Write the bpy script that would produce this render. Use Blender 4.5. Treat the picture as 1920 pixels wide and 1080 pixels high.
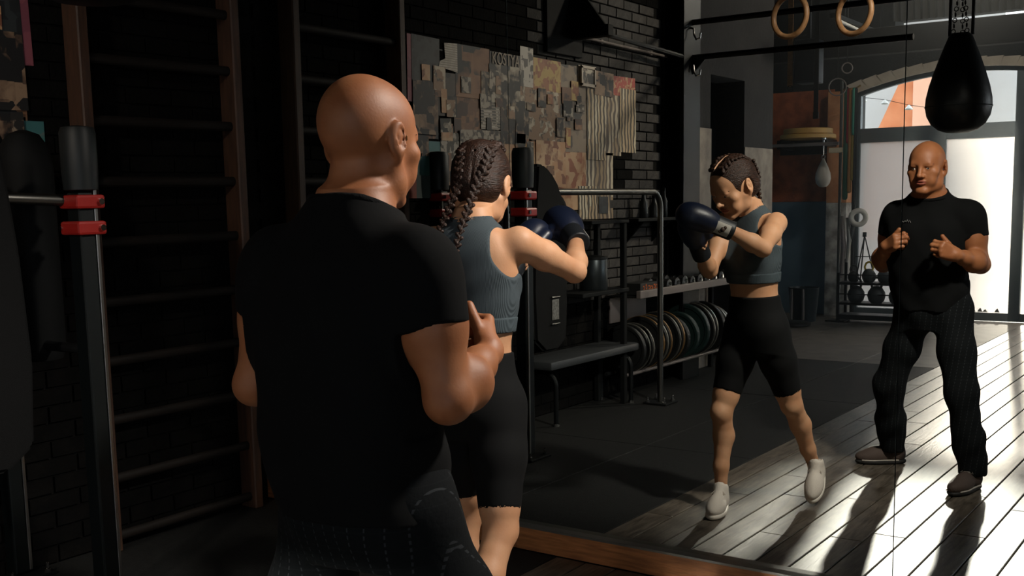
import bpy, bmesh, math, random
import numpy as np
from mathutils import Vector, Matrix, Euler
random.seed(7); rng = np.random.default_rng(7)
S = bpy.context.scene
COL = S.collection
for o in list(bpy.data.objects): bpy.data.objects.remove(o)

# ------------------------------------------------------------------ camera
cd = bpy.data.cameras.new('camera'); cam = bpy.data.objects.new('camera', cd); COL.objects.link(cam)
cd.sensor_fit = 'HORIZONTAL'; cd.sensor_width = 36.0; cd.lens = 36.0 * 2075.95 / 1920
cd.shift_y = (633.43 - 540) / 1920; cd.clip_start = .05; cd.clip_end = 200
FW = Vector((-.57529498, .80776784, -.12863434)); RT = Vector((.81591585, .57779953, -.02071305)); UP = Vector((-.05759353, .11687091, .99147576))
cam.matrix_world = Matrix(((RT.x, UP.x, -FW.x, 4.4245), (RT.y, UP.y, -FW.y, -3.9585), (RT.z, UP.z, -FW.z, 1.58), (0, 0, 0, 1)))
S.camera = cam
# ------------------------------------------------------------------ world, sun, exposure
S.view_settings.view_transform = 'Standard'; S.view_settings.look = 'None'
S.view_settings.gamma = 1.0; S.view_settings.use_curve_mapping = False
S.view_settings.exposure = 1.0
W = bpy.data.worlds.new('sky'); S.world = W; W.use_nodes = True
bg = W.node_tree.nodes['Background']; bg.inputs[0].default_value = (.86, .92, 1.0, 1); bg.inputs[1].default_value = 2.3
sl = bpy.data.lights.new('sun', 'SUN'); sun = bpy.data.objects.new('sun', sl); COL.objects.link(sun)
sl.energy = 21.0; sl.angle = math.radians(2.0); sl.color = (1.0, .93, .82)
SUN_EL = math.radians(15.5)
sd = Vector((.2, 1.0, 0)).normalized() * math.cos(SUN_EL) + Vector((0, 0, -math.sin(SUN_EL)))
sun.rotation_euler = sd.to_track_quat('-Z', 'Y').to_euler(); sun.location = (0, -14, 6)
S.cycles.max_bounces = 10; S.cycles.diffuse_bounces = 5; S.cycles.glossy_bounces = 6
S.cycles.transparent_max_bounces = 12; S.cycles.sample_clamp_indirect = 4.0; S.cycles.blur_glossy = 0.5
# added warm fill spot above the mirror end, brightens the two figures
spl = bpy.data.lights.new('fill_spot', 'SPOT'); spo = bpy.data.objects.new('fill_spot', spl); COL.objects.link(spo)
spl.energy = 265; spl.color = (1.0, .92, .82); spl.spot_size = math.radians(56); spl.spot_blend = .9; spl.shadow_soft_size = .12
spo.location = (4.3, -.45, 3.3); spo.rotation_euler = (Vector((2.5, -1.55, 1.4)) - spo.location).to_track_quat('-Z', 'Y').to_euler()
# added fill lights: collage wall spot and a point near the doors
wpl = bpy.data.lights.new('collage_fill', 'SPOT'); wpo = bpy.data.objects.new('collage_fill', wpl); COL.objects.link(wpo)
wpl.energy = 210; wpl.color = (1.0, .87, .72); wpl.spot_size = math.radians(50); wpl.spot_blend = .9; wpl.shadow_soft_size = .15
wpo.location = (3.3, -6.6, 3.9); wpo.rotation_euler = (Vector((0, -3.3, 1.75)) - wpo.location).to_track_quat('-Z', 'Y').to_euler()
dpl = bpy.data.lights.new('door_fill', 'POINT'); dpo = bpy.data.objects.new('door_fill', dpl); COL.objects.link(dpo)
dpl.energy = 30; dpl.color = (1.0, .9, .78); dpl.shadow_soft_size = .12; dpo.location = (1.6, -7.9, 3.95)
# daylight sampling window filling the door arch: a portal, it gives off no light of its own
pl = bpy.data.lights.new('door_portal', 'AREA'); po = bpy.data.objects.new('door_portal', pl); COL.objects.link(po)
pl.shape = 'RECTANGLE'; pl.size = 2.8; pl.size_y = 3.0; pl.cycles.is_portal = True
po.location = (1.12, -10.95, 1.6); po.rotation_euler = (math.radians(90), 0, 0)

# ------------------------------------------------------------------ helpers
def lin(h):
    h = h.lstrip('#'); c = [int(h[i:i + 2], 16) / 255 for i in (0, 2, 4)]
    return tuple((x / 12.92 if x <= .04045 else ((x + .055) / 1.055) ** 2.4) for x in c) + (1.0,)
MATS = {}
def mat(name, col, rough=.6, metal=0.0, col2=None, scale=8.0, bump=0.0, bscale=40.0, detail=4.0, stretch=None, spec=.5, coat=0.0, wave=None, sheen=0, sss=0):
    if name in MATS: return MATS[name]
    m = bpy.data.materials.new(name); m.use_nodes = True; nt = m.node_tree; b = nt.nodes['Principled BSDF']
    N = nt.nodes.new; L = nt.links.new
    b.inputs['Base Color'].default_value = lin(col); b.inputs['Roughness'].default_value = rough; b.inputs['Metallic'].default_value = metal
    b.inputs['Specular IOR Level'].default_value = spec; b.inputs['Coat Weight'].default_value = coat
    if sheen: b.inputs['Sheen Weight'].default_value = sheen
    if sss:
        b.inputs['Subsurface Weight'].default_value = sss; b.inputs['Subsurface Radius'].default_value = (.012, .005, .003); b.inputs['Subsurface Scale'].default_value = 1.0
    tc = N('ShaderNodeTexCoord'); src = tc.outputs['Object']
    if stretch:
        mp = N('ShaderNodeMapping'); mp.inputs['Scale'].default_value = stretch; L(src, mp.inputs[0]); src = mp.outputs[0]
    if col2:
        n = N('ShaderNodeTexNoise'); n.inputs['Scale'].default_value = scale; n.inputs['Detail'].default_value = detail; L(src, n.inputs['Vector'])
        r = N('ShaderNodeValToRGB'); r.color_ramp.elements[0].color = lin(col); r.color_ramp.elements[1].color = lin(col2)
        r.color_ramp.elements[0].position = .36; r.color_ramp.elements[1].position = .64
        L(n.outputs['Fac'], r.inputs[0]); L(r.outputs[0], b.inputs['Base Color'])
    if bump:
        if wave:
            n2 = N('ShaderNodeTexWave'); n2.inputs['Scale'].default_value = bscale; n2.bands_direction = wave; n2.inputs['Distortion'].default_value = .6
            L(src, n2.inputs['Vector'])
        else:
            n2 = N('ShaderNodeTexNoise'); n2.inputs['Scale'].default_value = bscale; n2.inputs['Detail'].default_value = 6; L(src, n2.inputs['Vector'])
        bp = N('ShaderNodeBump'); bp.inputs['Strength'].default_value = bump; bp.inputs['Distance'].default_value = .01
        L(n2.outputs['Fac'], bp.inputs['Height']); L(bp.outputs[0], b.inputs['Normal'])
    MATS[name] = m; return m

class MB:
    def __init__(s): s.v = []; s.f = []
    def add(s, vs, fs):
        k = len(s.v); s.v += [tuple(x) for x in vs]; s.f += [tuple(k + i for i in f) for f in fs]; return s
    def box(s, lo, hi, bev=0.0, R=None, c=None):
        (x0, y0, z0), (x1, y1, z1) = lo, hi
        if bev <= 0:
            vs = [(x, y, z) for z in (z0, z1) for y in (y0, y1) for x in (x0, x1)]
            fs = [(0, 2, 3, 1), (4, 5, 7, 6), (0, 1, 5, 4), (2, 6, 7, 3), (0, 4, 6, 2), (1, 3, 7, 5)]
        else:
            b = bmesh.new(); bmesh.ops.create_cube(b, size=1.0)
            for v in b.verts: v.co = Vector(((x0 + x1) / 2 + v.co.x * (x1 - x0), (y0 + y1) / 2 + v.co.y * (y1 - y0), (z0 + z1) / 2 + v.co.z * (z1 - z0)))
            bmesh.ops.bevel(b, geom=b.edges[:], offset=bev, segments=2 if bev > .006 else 1, affect='EDGES', profile=.5)
            b.verts.index_update(); vs = [v.co.copy() for v in b.verts]; fs = [[v.index for v in f.verts] for f in b.faces]; b.free()
        if R is not None:
            c = Vector(c if c else ((x0 + x1) / 2, (y0 + y1) / 2, (z0 + z1) / 2)); vs = [c + R @ (Vector(v) - c) for v in vs]
        return s.add(vs, fs)
    def tube(s, pts, r, n=10, closed=False, cap=True, flat=None):
        pts = [Vector(p) for p in pts]; m = len(pts); rs = r if isinstance(r, (list, tuple)) else [r] * m
        rings = []; prev = None
        for i, p in enumerate(pts):
            a = pts[i - 1] if (i > 0 or closed) else p; c = pts[(i + 1) % m] if (i < m - 1 or closed) else p
            t = (c - a).normalized()
            if prev is None:
                up = Vector((0, 0, 1)) if abs(t.z) < .9 else Vector((0, 1, 0)); x = t.cross(up).normalized()
            else: x = (prev - t * prev.dot(t)).normalized()
            prev = x; y = t.cross(x); q = []
            for j in range(n):
                an = 2 * math.pi * j / n
                q.append(p + x * math.cos(an) * rs[i] + y * math.sin(an) * rs[i] * (flat or 1.0))
            rings.append(q)
        vs = [v for q in rings for v in q]; fs = []
        for i in range(m if closed else m - 1):
            for j in range(n):
                a = i * n + j; b2 = i * n + (j + 1) % n; k = ((i + 1) % m) * n
                fs.append((a, b2, k + (j + 1) % n, k + j))
        if cap and not closed:
            fs.append(tuple(range(n - 1, -1, -1))); fs.append(tuple((m - 1) * n + j for j in range(n)))
        return s.add(vs, fs)
    def lathe(s, prof, c, axis=(0, 0, 1), n=24, closed_profile=False):
        ax = Vector(axis).normalized(); x = ax.orthogonal().normalized(); y = ax.cross(x); c = Vector(c)
        vs = []; fs = []; m = len(prof)
        for (r, h) in prof:
            for j in range(n):
                an = 2 * math.pi * j / n; vs.append(c + ax * h + x * (r * math.cos(an)) + y * (r * math.sin(an)))
        for i in range(m if closed_profile else m - 1):
            for j in range(n):
                k = ((i + 1) % m) * n; fs.append((i * n + j, i * n + (j + 1) % n, k + (j + 1) % n, k + j))
        if not closed_profile:
            fs.append(tuple(range(n - 1, -1, -1))); fs.append(tuple((m - 1) * n + j for j in range(n)))
        return s.add(vs, fs)
    def torus(s, c, R, r, axis=(0, 1, 0), n=32, k=10, flat=1.0):
        return s.lathe([(R + r * math.cos(2 * math.pi * i / k), r * flat * math.sin(2 * math.pi * i / k)) for i in range(k)], c, axis, n, True)
    def prism(s, poly, lo, hi, plane='xz'):
        n = len(poly)
        def P(a, b, h): return (a, h, b) if plane == 'xz' else ((h, a, b) if plane == 'yz' else (a, b, h))
        vs = [P(a, b, lo) for a, b in poly] + [P(a, b, hi) for a, b in poly]
        fs = [tuple(range(n - 1, -1, -1)), tuple(range(n, 2 * n))] + [(i, (i + 1) % n, n + (i + 1) % n, n + i) for i in range(n)]
        return s.add(vs, fs)
    def ball(s, c, r, n=12, sc=(1, 1, 1)):
        c = Vector(c); pr = []
        for i in range(n // 2 + 1):
            a = math.pi * i / (n // 2); pr.append((max(1e-4, r * math.sin(a)), -r * math.cos(a)))
        k = len(s.v); s.lathe(pr, (0, 0, 0), (0, 0, 1), n)
        s.v[k:] = [(c.x + v[0] * sc[0], c.y + v[1] * sc[1], c.z + v[2] * sc[2]) for v in s.v[k:]]; return s
    def mesh(s, name, off=(0, 0, 0), smooth=False, ang=35):
        me = bpy.data.meshes.new(name); o = Vector(off)
        me.from_pydata([Vector(v) - o for v in s.v], [], s.f)
        b = bmesh.new(); b.from_mesh(me); bmesh.ops.recalc_face_normals(b, faces=b.faces[:])
        if smooth:
            for e in b.edges:
                if len(e.link_faces) == 2 and e.calc_face_angle(0) > math.radians(ang): e.smooth = False
            for f in b.faces: f.smooth = True
        b.to_mesh(me); b.free(); return me

def wloc(o):
    v = Vector((0, 0, 0))
    while o is not None: v += o.location; o = o.parent
    return v
def setp(o, label=None, cat=None, group=None, kind=None):
    if label: o['label'] = label
    if cat: o['category'] = cat
    if group: o['group'] = group
    if kind: o['kind'] = kind
    return o
def thing(name, label, cat, loc=(0, 0, 0), group=None, kind=None):
    o = bpy.data.objects.new(name, None); COL.objects.link(o); o.location = loc; o.empty_display_size = .1
    return setp(o, label, cat, group, kind)
def part(name, mb, m, parent=None, label=None, smooth=False, kind=None, at=None, ang=35):
    """One mesh object; its vertices are given in world coordinates (parent roots carry only a location here)."""
    off = wloc(parent) if parent is not None else Vector(at or (0, 0, 0))
    me = mb.mesh(name, off, smooth, ang) if isinstance(mb, MB) else mb
    if m is not None and not me.materials: me.materials.append(m)
    o = bpy.data.objects.new(name, me); COL.objects.link(o)
    if parent is not None: o.parent = parent
    else: o.location = off
    return setp(o, label, kind=kind)
def single(name, mb, m, label, cat, at=(0, 0, 0), group=None, smooth=True):
    return setp(part(name, mb, m, None, None, smooth, at=at), label, cat, group)
def dup(root, loc, rot=None, label=None, scale=None):
    r = root.copy(); COL.objects.link(r); r.location = loc
    if rot is not None: r.rotation_euler = rot
    if scale is not None: r.scale = scale
    if label: r['label'] = label
    for ch in list(root.children):
        c = ch.copy(); COL.objects.link(c); c.parent = r
        for g in list(ch.children):
            d = g.copy(); COL.objects.link(d); d.parent = c
    return r
def piece(name, me, parent, loc, rot=None, m=None):
    o = bpy.data.objects.new(name, me); COL.objects.link(o); o.parent = parent; o.location = Vector(loc) - wloc(parent)
    if rot: o.rotation_euler = rot
    if m is not None:
        o.material_slots[0].link = 'OBJECT'; o.material_slots[0].material = m
    return o

# ------------------------------------------------------------------ materials of the room
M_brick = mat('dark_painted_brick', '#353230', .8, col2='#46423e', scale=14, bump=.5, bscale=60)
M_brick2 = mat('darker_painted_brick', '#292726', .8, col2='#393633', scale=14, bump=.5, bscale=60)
M_mortar = mat('dark_mortar', '#181716', .95, bump=.4, bscale=80, spec=.1)
M_plaster = mat('grey_plaster', '#242221', .85, col2='#2d2a29', scale=3, bump=.35, bscale=25)
M_plaster_lo = mat('worn_pale_plaster', '#c6b8a6', .85, col2='#a0958a', scale=6, bump=.5, bscale=30)
M_black = mat('black_metal', '#15181a', .45, .6)
M_blackpaint = mat('black_paint', '#0d0f10', .75, bump=.1, bscale=120, spec=.2)
M_steel = mat('brushed_steel', '#a9a8a4', .28, 1.0)
M_chrome = mat('chrome', '#d8d8d6', .12, 1.0)
M_wall_dark = mat('dark_wall', '#262829', .85, col2='#303233', scale=3, bump=.2)
M_ceil = mat('dark_ceiling', '#121214', .95, col2='#1a1a1c', scale=3)
M_orange = mat('orange_brick_wall', '#b0623f', .85, col2='#8f4d33', scale=8, bump=.3)
M_orange_pale = mat('peach_wall', '#d29468', .8, col2='#b97a52', scale=6, bump=.3)
M_navy = mat('navy_dado', '#586f7d', .55, col2='#647b88', scale=3, bump=.1)
M_peel = mat('peeled_white_paint', '#cfcac2', .85, col2='#8c8781', scale=7, bump=.6, bscale=30)
M_frame = mat('grey_door_frame', '#5b6568', .5, .2)
M_tan = mat('tan_plaster_trim', '#cfc2b0', .8, col2='#bbae9d', scale=5, bump=.2)
M_rubber = mat('black_rubber', '#161717', .7, col2='#1d1e1d', scale=30, bump=.35, bscale=160, spec=.3)
M_woodled = mat('oiled_board', '#b87846', .5, col2='#8f5a34', scale=5, stretch=(1.2, 14, 14), bump=.15, bscale=20)
M_trim_m = mat('grey_metal_strip', '#83837f', .4, .7)
M_bars = mat('brown_wood_bar', '#4c3222', .6, col2='#3a261a', scale=6, stretch=(10, 10, 1), bump=.15)
M_rung = mat('dark_wood_rung', '#1c1612', .7, col2='#15110e', scale=6, stretch=(10, 1, 10), spec=.3)

def wood_floor():
    m = bpy.data.materials.new('worn_plank_wood'); m.use_nodes = True; nt = m.node_tree; b = nt.nodes['Principled BSDF']; N = nt.nodes.new; L = nt.links.new
    tc = N('ShaderNodeTexCoord'); oi = N('ShaderNodeObjectInfo')
    ad = N('ShaderNodeVectorMath'); ad.operation = 'ADD'
    mu = N('ShaderNodeVectorMath'); mu.operation = 'SCALE'; mu.inputs[3].default_value = 17.0
    cx = N('ShaderNodeCombineXYZ'); L(oi.outputs['Random'], cx.inputs[0]); L(oi.outputs['Random'], cx.inputs[1]); L(cx.outputs[0], mu.inputs[0])
    L(tc.outputs['Object'], ad.inputs[0]); L(mu.outputs[0], ad.inputs[1])
    mp = N('ShaderNodeMapping'); mp.inputs['Scale'].default_value = (16, 1.6, 16); L(ad.outputs[0], mp.inputs[0])
    n = N('ShaderNodeTexNoise'); n.inputs['Scale'].default_value = 3.2; n.inputs['Detail'].default_value = 8; n.inputs['Distortion'].default_value = 1.2; L(mp.outputs[0], n.inputs['Vector'])
    r = N('ShaderNodeValToRGB'); r.color_ramp.elements[0].color = lin('#3d372f'); r.color_ramp.elements[1].color = lin('#6e655a'); r.color_ramp.elements[0].position = .3; r.color_ramp.elements[1].position = .62
    L(n.outputs['Fac'], r.inputs[0])
    n3 = N('ShaderNodeTexNoise'); n3.inputs['Scale'].default_value = 5; n3.inputs['Detail'].default_value = 6; L(ad.outputs[0], n3.inputs['Vector'])
    r3 = N('ShaderNodeValToRGB'); r3.color_ramp.elements[0].position = .34; r3.color_ramp.elements[1].position = .5
    r3.color_ramp.elements[0].color = (.55, .53, .5, 1); r3.color_ramp.elements[1].color = (1, 1, 1, 1); L(n3.outputs['Fac'], r3.inputs[0])
    mx = N('ShaderNodeMix'); mx.data_type = 'RGBA'; mx.blend_type = 'MULTIPLY'; mx.inputs[0].default_value = 1; L(r.outputs[0], mx.inputs[6]); L(r3.outputs[0], mx.inputs[7])
    hv = N('ShaderNodeHueSaturation'); mr = N('ShaderNodeMapRange'); mr.inputs[3].default_value = .85; mr.inputs[4].default_value = 1.12; L(oi.outputs['Random'], mr.inputs[0]); L(mr.outputs[0], hv.inputs['Value'])
    L(mx.outputs[2], hv.inputs['Color']); L(hv.outputs[0], b.inputs['Base Color'])
    rr = N('ShaderNodeMapRange'); rr.inputs[3].default_value = .29; rr.inputs[4].default_value = .47; L(n3.outputs['Fac'], rr.inputs[0]); L(rr.outputs[0], b.inputs['Roughness'])
    bp = N('ShaderNodeBump'); bp.inputs['Strength'].default_value = .25; bp.inputs['Distance'].default_value = .004; L(n.outputs['Fac'], bp.inputs['Height']); L(bp.outputs[0], b.inputs['Normal'])
    b.inputs['Specular IOR Level'].default_value = .55
    return m
M_plank = wood_floor()

# ------------------------------------------------------------------ floor
YB = -10.5
fl = part('floor', MB().box((-1.6, YB - .4, -.12), (7.2, .15, -.02)), mat('floor_underlay', '#181715', .9), kind='structure')
PX0, PW = 1.845, .1505
L_PL = 2.25
plm = []
for k in range(3):
    mb = MB().box((-PW / 2 + .003, -L_PL / 2 + .002, -.02), (PW / 2 - .003, L_PL / 2 - .002, .0), .003); me = mb.mesh('plank'); me.materials.append(M_plank); plm.append(me)
for i in range(17):
    x = PX0 + PW * (i + .5); y = -.0 - random.uniform(.1, L_PL)
    segs = []
    # first (short) board at the mirror
    y0 = -.036; y1 = y0 - random.uniform(.5, 2.1)
    mbs = MB().box((x - PW / 2 + .003, y1 + .002, -.02), (x + PW / 2 - .003, y0 - .002, 0), .003)
    part('plank', mbs, M_plank, fl)
    y = y1
    while y > YB + .02:
        if y - L_PL < YB:
            part('plank', MB().box((x - PW / 2 + .003, YB + .002, -.02), (x + PW / 2 - .003, y - .002, 0), .003), M_plank, fl); break
        o = piece('plank', plm[i % 3], fl, (x, y - L_PL / 2, random.uniform(-.0008, .0008))); y -= L_PL
mb = MB(); x = PX0 + PW * 17
while x < 7.0:
    mb.box((x + .003, YB, -.02), (x + PW - .003, -.04, 0)); x += PW
part('plank', mb, M_plank, fl, kind='stuff')
# rubber tiles on the weights side
for (xa, xb, n) in ((-1.4, .0, 1), (.0, 1.13, 5), (1.13, PX0, 5)):
    ya = -6.95 if xa < 0 else -.036
    L = (ya - YB) / (n if xa >= 0 else 2)
    for j in range(n if xa >= 0 else 2):
        part('rubber_tile', MB().box((xa + .003, ya - L * (j + 1) + .003, -.02), (xb - .003, ya - L * j - .003, 0), .003), M_rubber if ya - L * j > -6 else mat('grey_floor_tile', '#6e675f', .6, col2='#5d5750', scale=5, bump=.1), fl)

# ------------------------------------------------------------------ walls
HZ = 4.1
def struct(name, mb, m, smooth=False): return part(name, mb, m, kind='structure', smooth=smooth)
wl = struct('wall_left', MB().box((-.3, -4.57, -.02), (-.012, .15, HZ)), M_mortar)
# bricks: those of the far half (seen in the mirror) one by one, the rest joined
bw, bh = .25, .078
bme = []
for k in range(4):
    me = MB().box((-.012, -bw / 2 + .005, -bh / 2 + .005), (random.uniform(.0, .004), bw / 2 - .005, bh / 2 - .005), .003).mesh('brick'); me.materials.append(M_brick if k % 2 else M_brick2); bme.append(me)
bmd = []
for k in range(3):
    me = bme[k].copy(); me.materials.clear(); me.materials.append(mat('half_shade_brick', '#222120', .85, col2='#2f2d2b', scale=14, bump=.5, bscale=60)); bmd.append(me)  # same brick darkened: fading light away from the doors put into the colour
restb = MB(); nb = 0; row = 0; z = bh / 2
spots = []
while z < HZ - .05:
    y = -.13 - (bw / 2 if row % 2 else 0)
    while y > -4.45:
        spots.append((y, z)); y -= bw
    z += bh; row += 1
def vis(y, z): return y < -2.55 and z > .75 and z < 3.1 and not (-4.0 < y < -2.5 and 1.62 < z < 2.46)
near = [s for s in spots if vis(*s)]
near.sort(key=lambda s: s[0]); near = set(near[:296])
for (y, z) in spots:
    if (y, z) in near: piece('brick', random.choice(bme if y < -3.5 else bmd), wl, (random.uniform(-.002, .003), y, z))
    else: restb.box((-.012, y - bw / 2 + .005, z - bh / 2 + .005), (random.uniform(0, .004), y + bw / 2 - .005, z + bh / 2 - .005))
part('brick', restb, mat('deep_shade_brick', '#0c0c0c', .95, col2='#121110', scale=14, bump=.5, bscale=60, spec=.1), wl, kind='stuff')  # remaining bricks coloured almost black to stand for the shade on them
# grey plaster wall with the dark doorway
wg = MB().box((-.3, -5.50, -.02), (.0, -4.57, HZ)).box((-.3, -7.0, -.02), (0, -6.27, HZ)).box((-.3, -6.27, 2.68), (0, -5.50, HZ))
struct('wall_left_rear', wg, M_plaster)
struct('wall_hall', MB().box((-2.0, -6.6, -.02), (-1.95, -5.2, HZ)).box((-1.95, -5.25, -.02), (-.3, -5.2, HZ)).box((-1.95, -6.6, -.02), (-.3, -6.55, HZ)), M_wall_dark)
struct('trim_4', MB().box((.0, -5.50, .0), (.012, -4.95, 2.19), .002).box((.0, -6.98, .0), (.012, -6.27, 2.05), .002), M_plaster_lo)
struct('trim_5', MB().box((-.03, -7.03, .0), (.03, -6.98, 1.05), .004), mat('pale_corner_post', '#b8b0a2', .7))
struct('wall_recess', MB().box((-1.7, YB, -.02), (-1.4, -7.0, HZ)).box((-1.4, -7.0, -.02), (-.3, -6.9, HZ)), M_navy)
FILL_WIN = [(-9.4, -7.7), (-7.2, -5.5)]  # unseen openings added to fill the door end with daylight
wr = MB().box((7.0, YB, -.02), (7.3, .15, 1.1)).box((7.0, YB, 3.3), (7.3, .15, HZ)).box((7.0, YB, 1.1), (7.3, FILL_WIN[0][0], 3.3)).box((7.0, FILL_WIN[0][1], 1.1), (7.3, FILL_WIN[1][0], 3.3)).box((7.0, FILL_WIN[1][1], 1.1), (7.3, .15, 3.3))
struct('wall_right', wr, M_plaster_lo)
for i, (ya, yb) in enumerate(FILL_WIN):
    wn = part('fill_window_%d' % (i + 1), MB().box((7.1, ya, 1.1), (7.16, ya + .06, 3.3)).box((7.1, yb - .06, 1.1), (7.16, yb, 3.3)).box((7.1, ya, 1.1), (7.16, yb, 1.16)).box((7.1, ya, 3.24), (7.16, yb, 3.3)).box((7.1, (ya + yb) / 2 - .025, 1.16), (7.16, (ya + yb) / 2 + .025, 3.24)), M_frame, kind='structure')
    p_ = bpy.data.lights.new('fill_window_portal', 'AREA'); q_ = bpy.data.objects.new('fill_window_portal', p_); COL.objects.link(q_); p_.shape = 'RECTANGLE'; p_.size = 1.7; p_.size_y = 2.2; p_.cycles.is_portal = True
    q_.location = (7.32, (ya + yb) / 2, 2.2); q_.rotation_euler = Vector((-1, 0, 0)).to_track_quat('-Z', 'Z').to_euler()
struct('wall_front', MB().box((-.3, .05, -.02), (7.3, .25, HZ)), M_wall_dark)
struct('ceiling', MB().box((-2.0, YB - .4, HZ), (7.3, .25, HZ + .2)), M_ceil)
# door wall, with its arched opening, from profiles
XC, HW, ZS, RISE = 1.12, 1.39, 2.88, .225
def arch_z(x): return ZS + RISE - (RISE / HW ** 2) * (x - XC) ** 2
NA = 16
xs = [XC - HW + 2 * HW * i / NA for i in range(NA + 1)]
arc = [(x, arch_z(x)) for x in xs]
SLOT = (.2, 3.6, 3.66, 3.76)
wb = MB().box((-1.7, YB - .38, -.02), (XC - HW, YB, HZ)).box((XC + HW, YB - .38, -.02), (7.3, YB, SLOT[2]))
for i in range(NA):
    (xa, za), (xb, zb) = arc[i], arc[i + 1]
    wb.prism([(xa, za), (xb, zb), (xb, SLOT[2]), (xa, SLOT[2])], YB - .38, YB)
wb.box((XC - HW, YB - .38, SLOT[2]), (SLOT[0], YB, HZ)).box((SLOT[0], YB - .38, SLOT[3]), (SLOT[1], YB, HZ)).box((SLOT[1], YB - .38, SLOT[2]), (7.3, YB, HZ))
struct('wall_back', wb, mat('charcoal_door_wall', '#0f1415', .9, col2='#151a1b', scale=4, bump=.2))
struct('trim_6', MB().box((-1.4, YB, 1.5), (-.55, YB + .03, 2.95), .003), M_orange)
struct('trim_7', MB().box((-1.4, YB, -.0), (-.55, YB + .035, 1.5), .003), M_navy)
tr = MB()
arc2 = [(XC + (x - XC) * 1.085, arch_z(x) + .0) for x in xs]
for i in range(NA):
    (xa, za), (xb, zb) = arc[i], arc[i + 1]; (xc, _), (xd, _) = arc2[i], arc2[i + 1]
    tr.prism([(xa, za), (xb, zb), (xd, zb + .115), (xc, za + .1)], YB, YB + .05)
struct('trim_8', tr, M_tan)
# pier with peeling paint left of the door
pier = struct('trim_9', MB().box((-.57, YB, 1.48), (-.30, YB + .22, 2.9), .006), M_orange_pale)
struct('trim_10', MB().box((-.57, YB, .0), (-.30, YB + .22, 1.48), .006), M_peel)
# beams and corrugated strip over the door
struct('trim_11', MB().box((-1.4, YB, 3.51), (7.0, YB + .16, 3.60), .004), mat('grey_brown_beam', '#8d837a', .7, col2='#7a716a', scale=4))
cor = MB(); n = 160; xa, xb = .2, 3.7
vs = []; fs = []
for i in range(n + 1):
    x = xa + (xb - xa) * i / n; d = .03 * math.sin(i * math.pi / 2.0)
    vs += [(x, YB + .10 + d, 3.715), (x, YB + .16 + d, 4.02), (x, YB + .105 + d, 3.715), (x, YB + .165 + d, 4.02)]
for i in range(n):
    a = i * 4; fs += [(a, a + 4, a + 5, a + 1), (a + 2, a + 3, a + 7, a + 6), (a, a + 2, a + 6, a + 4), (a + 1, a + 5, a + 7, a + 3)]
struct('trim_12', cor.add(vs, fs), mat('corrugated_sheet', '#4a4743', .6, .3), smooth=True)

# ------------------------------------------------------------------ glazed door
door = thing('door_1', 'grey steel framed glazed doors under the arch, seen in the mirror', None, (XC, YB - .12, 0), kind='structure')
DY0, DY1 = YB - .16, YB - .08
mull = [(-.27, -.235), (.643, .837), (1.632, 1.76), (2.44, 2.51)]
TZ0, TZ1 = 2.25, 2.43
for (a, b) in mull:
    zt = min(arch_z(a), arch_z(b)) - .0 if a > -.27 else arch_z(-.235)
    part('mullion', MB().prism([(a, 0), (b, 0), (b, arch_z(b)), (a, arch_z(a))], DY0, DY1), M_frame, door)
bays = [(mull[i][1], mull[i + 1][0]) for i in range(3)]
M_frost = bpy.data.materials.new('frosted_film_glass'); M_frost.use_nodes = True
def glass_nodes(m, tr_amt, tint, film):
    nt = m.node_tree; N = nt.nodes.new; L = nt.links.new; out = nt.nodes['Material Output']; nt.nodes.remove(nt.nodes['Principled BSDF'])
    t = N('ShaderNodeBsdfTransparent'); t.inputs[0].default_value = tint
    g = N('ShaderNodeBsdfGlossy'); g.inputs['Roughness'].default_value = .05
    fr = N('ShaderNodeFresnel'); fr.inputs[0].default_value = 1.45
    m1 = N('ShaderNodeMixShader'); L(fr.outputs[0], m1.inputs[0]); L(t.outputs[0], m1.inputs[1]); L(g.outputs[0], m1.inputs[2])
    if film:
        d = N('ShaderNodeBsdfTranslucent'); d.inputs[0].default_value = film
        m2 = N('ShaderNodeMixShader'); m2.inputs[0].default_value = 1 - tr_amt; L(m1.outputs[0], m2.inputs[1]); L(d.outputs[0], m2.inputs[2]); L(m2.outputs[0], out.inputs[0])
    else: L(m1.outputs[0], out.inputs[0])
glass_nodes(M_frost, .24, (1, .98, .96, 1), (.41, .39, .378, 1))
M_clear = bpy.data.materials.new('clear_glass'); M_clear.use_nodes = True; glass_nodes(M_clear, 1, (.97, .98, .98, 1), None)
for bi, (a, b) in enumerate(bays):
    zz = [(a + (b - a) * i / 6) for i in range(7)]
    part('transom', MB().box((a, DY0, TZ0), (b, DY1, TZ1), .004), M_frame, door)
    part('bottom_rail', MB().box((a, DY0, .0), (b, DY1, .1), .004), M_frame, door)
    hd = MB()
    for i in range(6): hd.prism([(zz[i], arch_z(zz[i]) - .045), (zz[i + 1], arch_z(zz[i + 1]) - .045), (zz[i + 1], arch_z(zz[i + 1])), (zz[i], arch_z(zz[i]))], DY0, DY1)
    part('head_frame', hd, M_frame, door)
    part('pane', MB().box((a, YB - .125, .1), (b, YB - .119, TZ0)), M_frost, door, 'frosted lower pane')
    pp = [(a, TZ1), (b, TZ1)] + [(x, arch_z(x) - .045) for x in reversed(zz)]
    part('pane', MB().prism(pp, YB - .125, YB - .119), M_clear, door, 'clear upper pane')
mb = MB()
for k, (x, h) in enumerate([(1.0, .16), (1.03, .11), (1.06, .07), (1.1, .05), (1.16, .06), (1.22, .045), (1.3, .05), (1.36, .035), (1.5, .05)]):
    mb.prism([(x - .03, .105), (x + .03, .105), (x + .018, .1 + h * .6), (x + .004, .105 + h), (x - .012, .1 + h * .8), (x - .025, .1 + h * .4)], YB - .118, YB - .115)
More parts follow.
